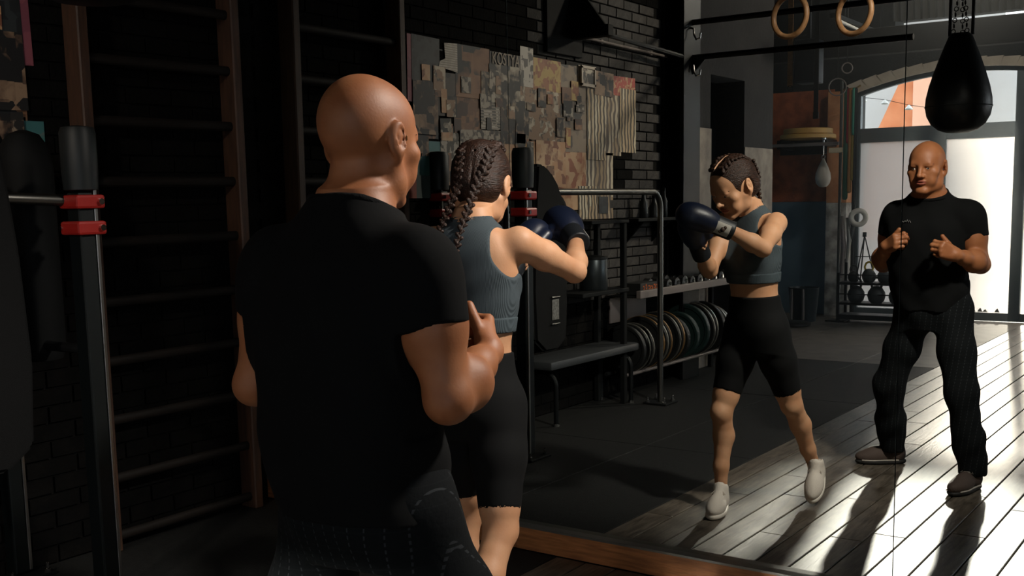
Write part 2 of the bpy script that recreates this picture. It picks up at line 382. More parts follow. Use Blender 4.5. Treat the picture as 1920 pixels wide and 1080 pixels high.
part('film_silhouette', mb, mat('grey_film_print', '#8b8883', .8), door, 'grey plant silhouettes at the foot of the pane')

# ------------------------------------------------------------------ street outside
struct('ground', MB().box((-30, -60, -.3), (30, YB - .4, -.06)), mat('pale_street', '#8f8981', .8, col2='#827c74', scale=2))
gb = thing('grey_building', 'pale grey plain building far across the street beyond the door glass', 'building', (-14, -44, 0))
part('wall', MB().box((-30, -50, -.06), (4, -42, 6.8)), mat('pale_grey_render', '#acacaa', .8), gb)
part('sun_blocker', MB().box((-30, -50, 6.8), (-6.4, -42.2, 13.2)), mat('sun_blocker_grey', '#82817f', .8), gb)  # added upper mass that keeps low sun off the left door bay
part('cornice', MB().box((-30, -42, 3.35), (4, -41.7, 3.65), .02), mat('white_stone', '#c0beb9', .8), gb)
ob = thing('orange_building', 'orange brick building with slanting edge beyond the clear upper door pane', 'building', (-7.4, -39, -.06))
part('wall', MB().prism([(-9.2, -.06), (-6.3, -.06), (-6.3, 7.4), (-7.2, 7.4), (-7.75, 5.6), (-8.75, 3.4)], -40.5, -38.5), mat('sunny_orange_brick', '#b3683f', .85, col2='#c47b52', scale=1.5, bump=.2), ob)
part('pilaster', MB().box((-7.15, -38.5, -.06), (-6.3, -38.35, 7.4), .02), mat('pale_orange_render', '#d09f84', .85), ob)
gl = thing('string_light', 'string of white lamps hanging outside the clear upper pane', 'lights', (.2, YB - 1.0, 2.8))
lp = [(-.5, 2.86), (-.2, 2.81), (.12, 2.72), (.42, 2.66), (.72, 2.62), (.98, 2.6)]
part('cable', MB().tube([(x, YB - 1.0, z + .05) for x, z in lp], .004, 6), M_black, gl)
for x, z in lp[:5]:
    b_ = part('lamp_shade', MB().lathe([(.012, .05), (.03, .03), (.055, 0), (.05, -.012), (.01, .0)], (x, YB - 1.0, z), n=14), mat('white_enamel', '#eeeeea', .4), gl, smooth=True)

# faint dusty haze in the door half of the room
hz = setp(part('haze', MB().box((.2, YB + .22, .02), (6.95, -4.95, HZ - .05)), None), 'faint dusty haze in the air before the glazed doors', 'haze', None, 'stuff')
mh = bpy.data.materials.new('dusty_air'); mh.use_nodes = True; nt = mh.node_tree; nt.nodes.remove(nt.nodes['Principled BSDF'])
vs_ = nt.nodes.new('ShaderNodeVolumeScatter'); vs_.inputs['Color'].default_value = (.9, .96, 1, 1); vs_.inputs['Density'].default_value = .018; vs_.inputs['Anisotropy'].default_value = .4
nt.links.new(vs_.outputs[0], nt.nodes['Material Output'].inputs['Volume']); hz.data.materials.append(mh)
# ------------------------------------------------------------------ mirror on the front wall and its ledge
M_mirror = mat('silvered_mirror', '#d9dcd8', 0.0, 1.0)
M_edge = mat('mirror_edge_glass', '#6f7a76', .3)
MR = Vector((0, -1, 0)).rotation_difference(Vector((.00386755, -.999981, .00479915)).normalized())
MX = [-.0, 1.601, 3.281, 4.96]
names = ['left mirror panel in the corner beside the wall bars', 'middle mirror panel, between the two thin vertical seams', 'right mirror panel, reflecting the glazed doors and wooden floor']
MEDGE = MR.to_matrix()
for i in range(3):
    a, b = MX[i] + .0018, MX[i + 1] - .0018
    o = thing('mirror_panel', 'tall frameless ' + names[i], 'mirror', (0, 0, 0), 'mirror panels')
    o.rotation_mode = 'QUATERNION'; o.rotation_quaternion = MR
    me = MB().box((a, 0, .114), (b, .006, 2.75)); mm = me.mesh('glass_sheet'); mm.materials.append(M_edge); mm.materials.append(M_mirror)
    for p in mm.polygons:
        if p.normal.y < -.9 or (p.normal.y > .9 and p.center.y < .003): p.material_index = 1 if p.center.y < .003 else 0
    g = bpy.data.objects.new('glass_sheet', mm); COL.objects.link(g); g.parent = o
struct('baseboard_front', MB().box((0, -.028, .0), (1.62, .05, .103), .002).box((1.623, -.028, 0), (7.0, .05, .103), .002), M_woodled)
struct('trim_1', MB().box((0, -.034, .103), (7.0, .03, .114), .001), M_trim_m)

# ------------------------------------------------------------------ wall bars
wbz = thing('wall_bars', 'tall brown wooden wall bars with dark rungs on the left wall beside the mirror', 'wall bars', (.08, -.615, 0))
for y in (-1.037, -.193):
    part('upright', MB().box((.012, y - .026, .0), (.125, y + .026, 3.3), .006), M_bars, wbz)
for k in range(12):
    z = .0628 + .2681 * k
    part('rung', MB().tube([(.08, -1.02, z), (.08, -.21, z)], .0185, 12, flat=1.25), M_rung, wbz, smooth=True)

# ------------------------------------------------------------------ twin post training station with handrails (left, also in the mirror)
M_pad = mat('black_vinyl_pad', '#0d1416', .5, spec=.4); M_red = mat('red_plastic_clamp', '#96201b', .35, spec=.5)
M_postm = mat('dark_post_paint', '#0e1415', .4, .3)
st = thing('training_station', 'black padded twin post station with red clamps and steel handrails', 'station', (.34, -1.5, 0))
ypost = -1.46
for (x, ln) in ((.665, 1), (.03, 0)):
    part('post', MB().box((x - .04, ypost - .04, .02), (x + .04, ypost + .04, 1.62), .008), M_postm, st)
    part('padded_cap', MB().lathe([(.03, 1.62), (.062, 1.63), (.066, 1.70), (.066, 1.84), (.058, 1.862), (.02, 1.868)], (x, ypost, 0), n=24), M_pad, st, smooth=True)
    part('edge_strip', MB().box((x + .04, ypost + .02, .03), (x + .048, ypost + .034, 1.84), .002), M_steel, st)
    for z in (1.585, 1.487):
        c = part('clamp', MB().box((x - .062, ypost - .06, z - .026), (x + .062, ypost + .06, z + .026), .01), M_red, st, 'red clamp')
        part('clamp_bolt', MB().tube([(x + .058, ypost + .035, z), (x + .075, ypost + .035, z)], .012, 8), M_chrome, c, smooth=True); part('clamp_pin', MB().tube([(x - .05, ypost - .066, z), (x - .05, ypost + .07, z)], .008, 8), M_chrome, c, smooth=True)
    part('base_plate', MB().box((x - .11, ypost - .11, .0), (x + .11, ypost + .11, .014), .003), M_blackpaint, st)
    for dx in (-.08, .08):
        for dy in (-.08, .08): part('bolt', MB().lathe([(.014, .014), (.014, .026), (.007, .028), (.007, .05), (.003, .054)], (x + dx, ypost + dy, 0), n=8), M_chrome, st)
part('centre_pad', MB().lathe([(.02, .95), (.09, .955), (.105, 1.0), (.105, 1.72), (.095, 1.80), (.06, 1.855), (.015, 1.872)], (.27, -1.44, 0), n=28), mat('matt_black_vinyl', '#090b0c', .7, spec=.2), st, 'matt black padded centre column', smooth=True)
part('cross_tube', MB().tube([(.03, ypost, 1.02), (.665, ypost, 1.02)], .02, 10), M_blackpaint, st, smooth=True)
def arc_pts(c, r, a0, a1, ax1, ax2, n=8):
    c = Vector(c); u = Vector(ax1); v = Vector(ax2)
    return [c + u * (r * math.cos(a0 + (a1 - a0) * i / n)) + v * (r * math.sin(a0 + (a1 - a0) * i / n)) for i in range(n + 1)]
for (x, ye, xo) in ((.52, -3.5, .14), (.09, -2.1, -.06)):
    zr = 1.608; rb = .13
    pts = [(x + xo * .9, ypost, zr - .02), (x, -1.75, zr)] + [(x, -1.8 + (ye + .2 + 1.8) * i / 4, zr) for i in range(5)] + arc_pts((x, ye + rb, zr - rb), rb, math.pi / 2, math.pi, (0, 1, 0), (0, 0, 1)) + [(x, ye, .9), (x, ye, .015)]
    part('handrail', MB().tube(pts, .0225, 14), mat('polished_rail', '#757470', .33, 1.0), st, 'bent steel handrail', smooth=True)
    part('base_plate', MB().box((x - .10, ye - .1, .0), (x + .10, ye + .1, .014), .003), M_blackpaint, st)
    for dx in (-.07, .07):
        for dy in (-.07, .07): part('bolt', MB().lathe([(.015, .014), (.015, .026), (.008, .028), (.008, .055), (.003, .06)], (x + dx, ye + dy, 0), n=8), M_chrome, st)

# weight vest hung over the near handrail
M_vest = mat('black_nylon', '#08090a', .8, bump=.25, bscale=300, spec=.2)
ve = thing('padded_vest', 'black padded vest hanging over the near handrail, with a silver label', 'vest', (.5, -2.0, .6))
def pad(poly, x0, x1):
    mb = MB().prism(poly, x0, x1, 'yz'); return mb
outer = [(y + .06, z) for y, z in [(-1.78, 1.78), (-1.86, 1.775), (-1.95, 1.73), (-2.02, 1.66), (-2.07, 1.57), (-2.09, 1.46), (-2.10, 1.2), (-2.12, .9), (-2.10, .66), (-2.0, .6), (-1.85, .6), (-1.74, .68), (-1.72, 1.0), (-1.74, 1.4)]]
def rpad(poly, x0, x1, bev):
    b = bmesh.new(); m = (x0 + x1) / 2
    vs = [b.verts.new((m - .001, y, z)) for y, z in poly]; f = b.faces.new(vs); r = bmesh.ops.extrude_face_region(b, geom=[f])
    for v in r['geom']:
        if isinstance(v, bmesh.types.BMVert): v.co.x = x1
    for v in vs: v.co.x = x0
    bmesh.ops.recalc_face_normals(b, faces=b.faces[:]); bmesh.ops.bevel(b, geom=[e for e in b.edges], offset=bev, segments=2, affect='EDGES')
    b.verts.index_update(); mb = MB().add([v.co.copy() for v in b.verts], [[v.index for v in f.verts] for f in b.faces]); b.free(); return mb
part('back_panel', rpad(outer, .50, .60, .018), M_vest, ve, smooth=True)
part('front_panel', rpad([(y * 1.0 - .06, z - .02) for y, z in outer if z > .5], .40, .49, .018), M_vest, ve, smooth=True)
part('shoulder_strap', MB().tube(arc_pts((.5, -2.07, 1.46), .1, 0, math.pi, (0, 1, 0), (0, 0, 1), 10) + [(.5, -2.17, 1.3), (.5, -2.15, 1.0)], .022, 10, flat=1.8), M_vest, ve, smooth=True)
lb = part('label_patch', MB().box((.6005, -1.94, .80), (.604, -1.86, .93), .001), mat('silver_label', '#9c9a94', .35, .5, col2='#6f6d68', scale=60), ve, 'silver label patch')
part('buckle', MB().tube([(.607, -1.945, .945), (.607, -1.85, .945)], .006, 8), M_steel, ve, smooth=True); part('buckle', MB().tube([(.607, -1.94, .775), (.607, -1.845, .775)], .006, 8), M_steel, ve, smooth=True)

# ------------------------------------------------------------------ bench
M_benchtop = mat('grey_bench_pad', '#35383a', .5, bump=.1)
be = thing('bench', 'long low dark padded bench with a bent tube leg, by the brick wall', 'bench', (.2, -2.9, 0))
part('seat_pad', MB().box((.02, -3.5, .40), (.34, -2.25, .46), .015), M_benchtop, be, smooth=True)
for y in (-3.42, -2.35):
    pts = [(.31, y, .015), (.31, y, .28)] + arc_pts((.22, y, .28), .09, 0, math.pi / 2, (1, 0, 0), (0, 0, 1), 6) + arc_pts((.13, y, .28), .09, math.pi / 2, math.pi, (1, 0, 0), (0, 0, 1), 6) + [(.04, y, .015)]
    l = part('leg', MB().tube(pts, .017, 10), M_black, be, smooth=True)
    for xf in (.31, .04): part('foot_bolt', MB().lathe([(.022, 0), (.022, .018), (.008, .022)], (xf, y, .0), n=10), M_chrome, l)

# ------------------------------------------------------------------ storage rack with plates and dumbbells
M_rack = mat('rack_grey_paint', '#7d7470', .45, .3)
ra = thing('storage_rack', 'long metal storage rack along the brick wall holding weights', 'rack', (.2, -4.2, 0))
for y in (-3.36, -5.42):
    part('upright', MB().box((.26, y - .022, 0), (.30, y + .022, 1.40 if y > -4 else .86), .004), M_blackpaint, ra)
    part('upright', MB().box((.03, y - .022, 0), (.07, y + .022, 1.40 if y > -4 else .86), .004), M_blackpaint, ra)
part('top_shelf', MB().box((.02, -3.4, 1.38), (.31, -2.85, 1.405), .004), M_blackpaint, ra)
part('middle_shelf', MB().box((.02, -3.4, .86), (.31, -2.72, .89), .004), M_blackpaint, ra)
part('front_rail', MB().box((.285, -5.45, .79), (.325, -3.55, .85), .004), M_rack, ra, 'grey brown front rail')
part('shelf_tray', MB().box((.02, -5.44, .795), (.285, -3.56, .805), .002), M_blackpaint, ra)
part('plate_rail', MB().tube([(.26, -5.4, .205), (.26, -3.40, .205)], .016, 10), M_rack, ra, smooth=True)
part('plate_rail', MB().tube([(.10, -5.4, .205), (.10, -3.40, .205)], .016, 10), M_blackpaint, ra, smooth=True)
part('back_panel', MB().box((.015, -4.2, .58), (.025, -3.6, .78)), M_rack, ra, 'grey back panel')
# weight plates, standing on the two rails
M_pl_black = mat('black_rubber_plate', '#181a1a', .5); M_pl_bronze = mat('bronze_plate_rim', '#8a6a45', .35, .6); M_pl_silver = mat('silver_plate_rim', '#8f8d86', .3, .8); M_pl_green = mat('dark_green_plate', '#1f3230', .45)
def plate(y, r, th, kind, label, tilt=0.0):
    cz = .221 + math.sqrt(max(r * r - .08 ** 2, 0)); root = thing('weight_plate', label, 'weight plate', (.18, y, cz), 'weight plates on the low rack')
    body = {'black': M_pl_black, 'bronze': M_pl_black, 'silver': M_pl_black, 'green': M_pl_green}[kind]
    part('disc', MB().lathe([(.026, -th / 2), (r * .35, -th / 2), (r * .42, -th * .3), (r * .82, -th * .3), (r * .86, -th / 2), (r - .006, -th / 2), (r, -th / 2 + .006), (r, th / 2 - .006), (r - .006, th / 2), (r * .86, th / 2), (r * .82, th * .3), (r * .42, th * .3), (r * .35, th / 2), (.026, th / 2)], (.18, y, cz), (0, 1, 0), 32, True), body, root, smooth=True)
    if kind in ('bronze', 'silver'):
        part('rim', MB().lathe([(r - .001, -th * .34), (r + .004, -th * .3), (r + .004, th * .3), (r - .001, th * .34)], (.18, y, cz), (0, 1, 0), 32, True), M_pl_bronze if kind == 'bronze' else M_pl_silver, root, kind + ' rim', smooth=True)
    part('hub', MB().lathe([(.024, -th * .55), (.04, -th * .55), (.04, th * .55), (.024, th * .55)], (.18, y, cz), (0, 1, 0), 20, True), M_chrome, root, 'chrome hub ring', smooth=True)
    root.rotation_euler = (tilt, 0, 0)
PL = [(-3.55, .19, .035, 'black', 'black weight plate first from the bench end of the rack'), (-3.62, .19, .03, 'silver', 'silver rimmed plate next to the first black plate'), (-3.69, .19, .03, 'silver', 'second silver rimmed plate from the bench end'),
      (-3.82, .21, .035, 'bronze', 'bronze rimmed plate nearest the bench'), (-3.89, .21, .03, 'silver', 'silver rimmed plate between two bronze rimmed plates'), (-3.955, .21, .03, 'bronze', 'bronze rimmed plate before the handrail post'),
      (-4.10, .215, .03, 'silver', 'silver rimmed plate behind the handrail post'), (-4.17, .215, .035, 'bronze', 'bronze rimmed plate furthest from the bench'), (-4.32, .19, .05, 'black', 'small thick black plate between bronze and green plates'),
      (-4.48, .20, .05, 'green', 'small dark green weight plate'), (-4.63, .225, .05, 'green', 'large dark green plate before the silver pair'), (-4.74, .225, .035, 'silver', 'large silver rimmed plate beside the green one'), (-4.80, .225, .03, 'silver', 'second large silver rimmed plate'),
      (-4.95, .225, .05, 'black', 'large thick black plate behind the silver pair'), (-5.06, .21, .04, 'silver', 'silver rimmed plate near the far end'), (-5.14, .2, .04, 'silver', 'last silver rimmed plate at the far end of the rack')]
for a in PL: plate(*a, tilt=random.uniform(-.05, .02))
# dumbbells on the shelf
M_db = mat('dumbbell_rubber', '#1b1c1d', .5)
def dumbbell(y, r, label):
    z = .807 + r; root = thing('dumbbell', label, 'dumbbell', (.17, y, z), 'dumbbells on the rack shelf')
    for s in (-1, 1):
        h = part('head', MB().lathe([(r * .5, -.035), (r, -.028), (r, .028), (r * .6, .035)], (.17 + s * .085, y, z), (1, 0, 0), 8), M_db, root)
        part('end_cap', MB().lathe([(r * .55, 0), (r * .5, .006), (.004, .007)], (.17 + s * .085 + s * .034, y, z), (s, 0, 0), 14), M_chrome, h, smooth=True)
    part('handle', MB().lathe([(.013, -.055), (.017, 0), (.013, .055)], (.17, y, z), (1, 0, 0), 12), M_chrome, root, smooth=True)
dl = ['nearest dumbbell, left of the handrail post', 'second dumbbell from the bench end', 'third dumbbell from the bench end', 'fourth dumbbell from the bench end', 'fifth dumbbell from the bench end', 'sixth dumbbell from the bench end', 'seventh dumbbell from the bench end', 'eighth dumbbell, close to the far end', 'last dumbbell at the far end of the shelf']
for i in range(9): dumbbell(-4.12 - i * .145, .05 + .003 * (i % 3), 'dark rubber dumbbell with chrome ends, ' + dl[i])
bx = thing('small_box', 'small dark box with orange lettering at the near end of the weights shelf', 'box', (.2, -3.8, .807))
part('carton', MB().box((.1, -3.98, .807), (.27, -3.65, .90), .003), mat('black_card', '#191918', .6), bx)
mb = MB()
for i, (w, h) in enumerate([(.03, .05), (.02, .06), (.035, .05), (.03, .045), (.03, .055), (.02, .05)]):
    y = -3.69 - i * .045; mb.box((.2702, y - w, .83), (.2715, y - w * .65, .83 + h)).box((.2702, y - w, .83 + h * .8), (.2715, y, .83 + h)).box((.2702, y - w * .9, .83 + h * .4), (.2715, y - .004, .83 + h * .5))
part('lettering', mb, mat('orange_ink', '#d2641f', .5), bx, 'orange lettering')
cn = thing('canister', 'dark metal canister with lid standing on the rack shelf behind her elbow', 'canister', (.17, -3.1, .89))
part('drum', MB().lathe([(.10, .89), (.105, .90), (.105, 1.11), (.10, 1.12)], (.17, -3.1, 0), n=24), mat('dark_tin', '#3a4043', .35, .7), cn, smooth=True)
part('lid', MB().lathe([(.108, 1.12), (.108, 1.135), (.05, 1.145), (.01, 1.15)], (.17, -3.1, 0), n=24), M_black, cn, smooth=True)
# bottles and gear along the top of the wall rack (dark shapes under the collage)
for i, (y, h, r) in enumerate([(-4.02, .20, .035), (-4.2, .16, .04), (-4.38, .22, .03)]):
    bt = thing('bottle', ['tall dark bottle nearest the collage edge', 'short wide dark bottle in the middle', 'slim tall dark bottle by the steel column'][i] + ' on the wall shelf', 'bottle', (.1, y, 1.405), 'bottles on the wall shelf')
    part('bottle_body', MB().lathe([(r * .9, 1.405), (r, 1.41), (r, 1.405 + h * .6), (r * .5, 1.405 + h * .8), (r * .4, 1.405 + h)], (.1, y, 0), n=16), mat('dark_plastic', '#1c2124', .4), bt, smooth=True)
    part('bottle_cap', MB().lathe([(r * .5, 1.405 + h), (r * .5, 1.405 + h + .02), (r * .2, 1.405 + h + .025)], (.1, y, 0), n=12), M_black, bt, smooth=True)
ws = thing('wall_shelf', 'dark narrow wall shelf beneath the poster collage edge', 'shelf', (.1, -4.1, 1.39))
part('board', MB().box((.0, -4.5, 1.38), (.2, -3.75, 1.405), .003), M_blackpaint, ws)
for y in (-3.9, -4.35): part('bracket', MB().prism([(.0, 1.20), (.0, 1.38), (.17, 1.38)], y - .01, y + .01, 'xz'), M_black, ws)

# ------------------------------------------------------------------ poster collage
PM = {}
def poster_mat(key, base, ink, scale=9.0, lines=None, thr=(.42, .5), extra=None, st_=None):
    m = bpy.data.materials.new('print_' + key); m.use_nodes = True; nt = m.node_tree; b = nt.nodes['Principled BSDF']; N = nt.nodes.new; L = nt.links.new
    b.inputs['Roughness'].default_value = .62
    tc = N('ShaderNodeTexCoord'); src = tc.outputs['Object']
    mp = N('ShaderNodeMapping'); mp.inputs['Scale'].default_value = st_ or (1, 1, 1); L(src, mp.inputs[0])
    n = N('ShaderNodeTexNoise'); n.inputs['Scale'].default_value = scale; n.inputs['Detail'].default_value = 3; n.inputs['Distortion'].default_value = .6; L(mp.outputs[0], n.inputs['Vector'])
    r = N('ShaderNodeValToRGB'); r.color_ramp.elements[0].color = lin(base); r.color_ramp.elements[1].color = lin(ink); r.color_ramp.elements[0].position = thr[0]; r.color_ramp.elements[1].position = thr[1]
    if extra:
        e = r.color_ramp.elements.new(min(.98, thr[1] + .1)); e.color = lin(extra)
    vo = N('ShaderNodeTexVoronoi'); vo.distance = 'CHEBYCHEV'; vo.inputs['Scale'].default_value = scale * 1.9; L(mp.outputs[0], vo.inputs['Vector'])
    n.inputs['Scale'].default_value = scale * 1.7; n.inputs['Detail'].default_value = 6; n.inputs['Distortion'].default_value = .2
    sc_ = N('ShaderNodeSeparateColor'); L(vo.outputs['Color'], sc_.inputs[0])
    mf = N('ShaderNodeMix'); mf.data_type = 'FLOAT'; mf.inputs[0].default_value = .42; L(n.outputs['Fac'], mf.inputs[2]); L(sc_.outputs[0], mf.inputs[3])
    L(mf.outputs[0], r.inputs[0]); last = r.outputs[0]
    if lines:
        w = N('ShaderNodeTexWave'); w.bands_direction = lines[0]; w.inputs['Scale'].default_value = lines[1]; w.inputs['Distortion'].default_value = lines[3] if len(lines) > 3 else 1.0; w.inputs['Detail'].default_value = 2; L(src, w.inputs['Vector'])
        r2 = N('ShaderNodeValToRGB'); r2.color_ramp.elements[0].position = .45; r2.color_ramp.elements[1].position = .6; L(w.outputs['Fac'], r2.inputs[0])
        mx = N('ShaderNodeMix'); mx.data_type = 'RGBA'; L(r2.outputs[0], mx.inputs[0]); L(last, mx.inputs[6]); mx.inputs[7].default_value = lin(lines[2]); last = mx.outputs[2]
    gm = N('ShaderNodeGamma'); gm.inputs[1].default_value = .82; L(last, gm.inputs[0]); L(gm.outputs[0], b.inputs['Base Color']); PM[key] = m
poster_mat('pink', '#8c4450', '#7a3a48', 4); poster_mat('black', '#15181a', '#23282a', 6); poster_mat('white', '#cfc3b2', '#b3a797', 12, ('Z', 22, '#8e8577'))
poster_mat('dark', '#131314', '#5e4636', 7, thr=(.5, .56), extra='#94755a'); poster_mat('dark2', '#1a1d1f', '#3b3430', 6, thr=(.5, .6)); poster_mat('brownblk', '#15191b', '#7d5238', 3.2, thr=(.5, .58), extra='#8d6244')
poster_mat('headline', '#24211f', '#2c2725', 8); poster_mat('grey', '#161818', '#75685a', 8, thr=(.5, .56), extra='#b3a894'); poster_mat('white2', '#c4bbae', '#4a4743', 9, thr=(.5, .56)); poster_mat('brown', '#6d4934', '#8d6040', 7, extra='#3a2822')
poster_mat('layout', '#bbb0a0', '#3b3a37', 10, ('Z', 16, '#8a8175'), thr=(.48, .52)); poster_mat('greydk', '#1d1c1b', '#8f7b64', 8, thr=(.5, .55), extra='#3a2c24'); poster_mat('teal', '#2f6468', '#356c6c', 3, thr=(.3, .7), extra='#9a4c44')
poster_mat('layout2', '#aa9f90', '#39362f', 14, thr=(.5, .55)); poster_mat('layout3', '#a49886', '#554b41', 16, thr=(.45, .52), extra='#2e2b28'); poster_mat('red', '#8d4038', '#3a4a4c', 3, thr=(.5, .54))
poster_mat('orange', '#9a5f3e', '#7f4530', 9, thr=(.4, .5), extra='#bd9a54'); poster_mat('greyt', '#85735f', '#66594c', 7, thr=(.4, .55), extra='#3c3a38'); poster_mat('frame', '#d8cbb8', '#d0c4b2', 6)
poster_mat('redyel', '#a3352a', '#c79c6a', 14, thr=(.46, .52), extra='#8c2f25'); poster_mat('mix', '#8d6b50', '#2c2623', 10, thr=(.5, .55), extra='#cbb89d'); poster_mat('stripes', '#d5c6a5', '#b99d74', 6, ('Y', 6.5, '#3a332b', 5), st_=(1, 1, .2)); poster_mat('stripes2', '#cbbb9c', '#8f7757', 5, ('Y', 5.2, '#453a31', 6), st_=(1, 1, .2))
poster_mat('map', '#c79a70', '#b37d54', 6, thr=(.42, .52), extra='#8e4d33'); poster_mat('map2', '#bf8a60', '#cda57c', 8, thr=(.4, .55), extra='#7d4a35')
RECTS = [(-1.26,-1.21,2.16,2.56,'pink'), (-1.52,-1.25,2.25,2.56,'black'), (-1.70,-1.51,2.37,2.55,'white'), (-1.49,-1.25,1.97,2.29,'dark'), (-1.69,-1.48,2.09,2.36,'dark2'), (-2.05,-1.68,2.22,2.55,'brownblk'), (-2.41,-2.05,2.45,2.54,'headline'), (-2.40,-2.04,2.21,2.46,'grey'), (-2.57,-2.41,2.34,2.61,'white2'), (-1.95,-1.66,1.96,2.22,'brown'), (-2.18,-1.94,2.03,2.23,'layout'), (-2.50,-2.16,1.94,2.24,'greydk'), (-1.54,-1.18,1.65,1.93,'teal'), (-1.73,-1.51,1.79,1.99,'layout2'), (-2.20,-1.73,1.92,2.02,'layout3'), (-1.53,-1.19,1.58,1.72,'red'), (-2.93,-2.56,2.33,2.55,'orange'), (-3.32,-2.92,1.96,2.54,'greyt'), (-3.40,-3.17,2.40,2.55,'frame'), (-3.69,-3.40,2.35,2.53,'dark'), (-4.05,-3.68,2.37,2.52,'redyel'), (-2.95,-2.47,1.98,2.35,'mix'), (-3.57,-3.29,1.86,2.39,'stripes'), (-3.82,-3.55,1.90,2.38,'stripes2'), (-4.06,-3.80,1.93,2.43,'stripes'), (-2.63,-2.20,1.67,1.97,'map'), (-2.98,-2.59,1.65,1.98,'map2'), (-3.33,-2.96,1.61,1.97,'map'), (-3.69,-3.28,1.41,1.92,'stripes2'), (-3.45,-3.16,1.41,1.66,'stripes'), (-3.60,-3.46,1.45,1.58,'black'), (-2.24,-1.95,2.22,2.40,'greydk'), (-2.50,-2.24,2.23,2.37,'mix'), (-2.33,-2.11,1.65,1.94,'map2'), (-2.14,-1.74,1.62,1.93,'layout3'), (-3.20,-2.62,1.48,1.69,'map'), (-3.28,-2.91,1.91,1.99,'greyt')]
pc = thing('poster_collage', 'collage of pasted posters, photos and newspaper sheets on the dark brick wall', 'poster', (.005, -2.6, 1.4))
order = {'stripes2': 0, 'map': 0, 'brown': 0, 'mix': 1, 'greyt': 1}
prng = random.Random(3)
sheets = sorted([(order.get(r[4], 2 + (i % 4)), i, r) for i, r in enumerate(RECTS)])
def sheet(y0, y1, z0, z1, x, m, tilt=0.0, label=None, torn=False):
    cy, cz = (y0 + y1) / 2, (z0 + z1) / 2; c, s_ = math.cos(tilt), math.sin(tilt)
    pts = [(y0, z0), (y1, z0), (y1, z1), (y0, z1)]
    if torn: pts = [(y0, z0), (y1 - .0, z0 + .02), (y1 - .01, z0 + (z1 - z0) * .3), (y1 - (y1 - y0) * .35, z0 + (z1 - z0) * .42), (y1 - (y1 - y0) * .3, z1 - .01), (y0, z1)]
    pts = [(cy + (y - cy) * c - (z - cz) * s_, cz + (y - cy) * s_ + (z - cz) * c) for y, z in pts]
    return part('poster', MB().prism(pts, x, x + .0012, 'yz'), m, pc, label)
for (y0, y1, z0, z1, k) in ((-1.95, -1.25, 1.66, 2.50, 'brownblk'), (-2.55, -1.9, 1.66, 2.46, 'greydk'), (-3.3, -2.5, 1.60, 2.50, 'brown'), (-4.03, -3.25, 1.95, 2.46, 'stripes2')):
    sheet(y0, y1, z0, z1, .001, PM[k])
for lv, i, (y0, y1, z0, z1, k) in sheets:
    sheet(y0, y1, z0, z1, .003 + .0016 * lv + .0002 * (i % 5), PM[k], prng.uniform(-.02, .02), torn=(k == 'white'))
for j in range(46):   # small cuttings between the large sheets
    y = prng.uniform(-3.2, -1.3); z = prng.uniform(1.68, 2.42) if y > -2.9 else prng.uniform(1.95, 2.4); w = prng.uniform(.05, .13); h = prng.uniform(.05, .15)
    k = prng.choice(['greydk', 'mix', 'brown', 'grey', 'layout3', 'dark', 'orange', 'greyt', 'map2', 'brown', 'greydk', 'mix'])
    sheet(y - w / 2, y + w / 2, z - h / 2, z + h / 2, .0125 + .0003 * (j % 9), PM[k], prng.uniform(-.06, .06))
fr = part('picture_frame', MB().box((.022, -3.39, 2.405), (.034, -3.37, 2.545)).box((.022, -3.20, 2.405), (.034, -3.18, 2.545)).box((.022, -3.39, 2.53), (.034, -3.18, 2.55)).box((.022, -3.39, 2.40), (.034, -3.18, 2.42)), mat('pale_frame', '#c3b6a5', .6), pc, 'small pale picture frame')
part('picture', MB().box((.023, -3.37, 2.42), (.027, -3.20, 2.53)), PM['grey'], pc)
# headline lettering (flat print on its strip)
fc = bpy.data.curves.new('headline_text', 'FONT'); fc.body = 'KOSTYA'; fc.size = .115; fc.extrude = .0006; fc.align_x = 'CENTER'; fc.align_y = 'CENTER'; fc.space_character = 1.02
fo = bpy.data.objects.new('headline_text', fc); COL.objects.link(fo); bpy.context.view_layer.update()
fm = bpy.data.meshes.new_from_object(fo.evaluated_get(bpy.context.evaluated_depsgraph_get())); bpy.data.objects.remove(fo)
fm.materials.clear(); fm.materials.append(mat('print_pale_ink', '#b0a292', .7))
ho = bpy.data.objects.new('headline', fm); COL.objects.link(ho); ho.parent = pc
# read correctly in the mirror: the letters run along +y, mirrored on the wall as the photograph shows them unreversed
ho.matrix_parent_inverse = Matrix(); ho.matrix_basis = Matrix.Translation(Vector((.0165, -2.23, 2.495)) - pc.location) @ Matrix(((0, 0, 1, 0), (-.72, 0, 0, 0), (0, 1, 0, 0), (0, 0, 0, 1)))

# conduit above the collage, bracket
single('conduit', MB().tube([(.035, -3.10, 2.752), (.035, -4.55, 2.742)], .011, 8).box((.012, -3.5, 2.735), (.035, -3.47, 2.765)).box((.012, -4.3, 2.73), (.035, -4.27, 2.76)), M_rack, 'thin grey conduit running along the brick wall above the collage', 'pipe')
ab = thing('wall_bracket', 'black triangular steel bracket high on the brick wall above the collage', 'bracket', (.05, -2.95, 2.7))
part('arm', MB().box((.0, -3.12, 2.72), (.34, -3.04, 2.80), .005), M_blackpaint, ab); part('plate', MB().box((.0, -3.2, 2.6), (.03, -2.72, 3.2), .004), M_blackpaint, ab)
part('gusset', MB().prism([(.03, 2.8), (.03, 3.15), (.3, 2.8)], -3.09, -3.07, 'xz'), M_blackpaint, ab)
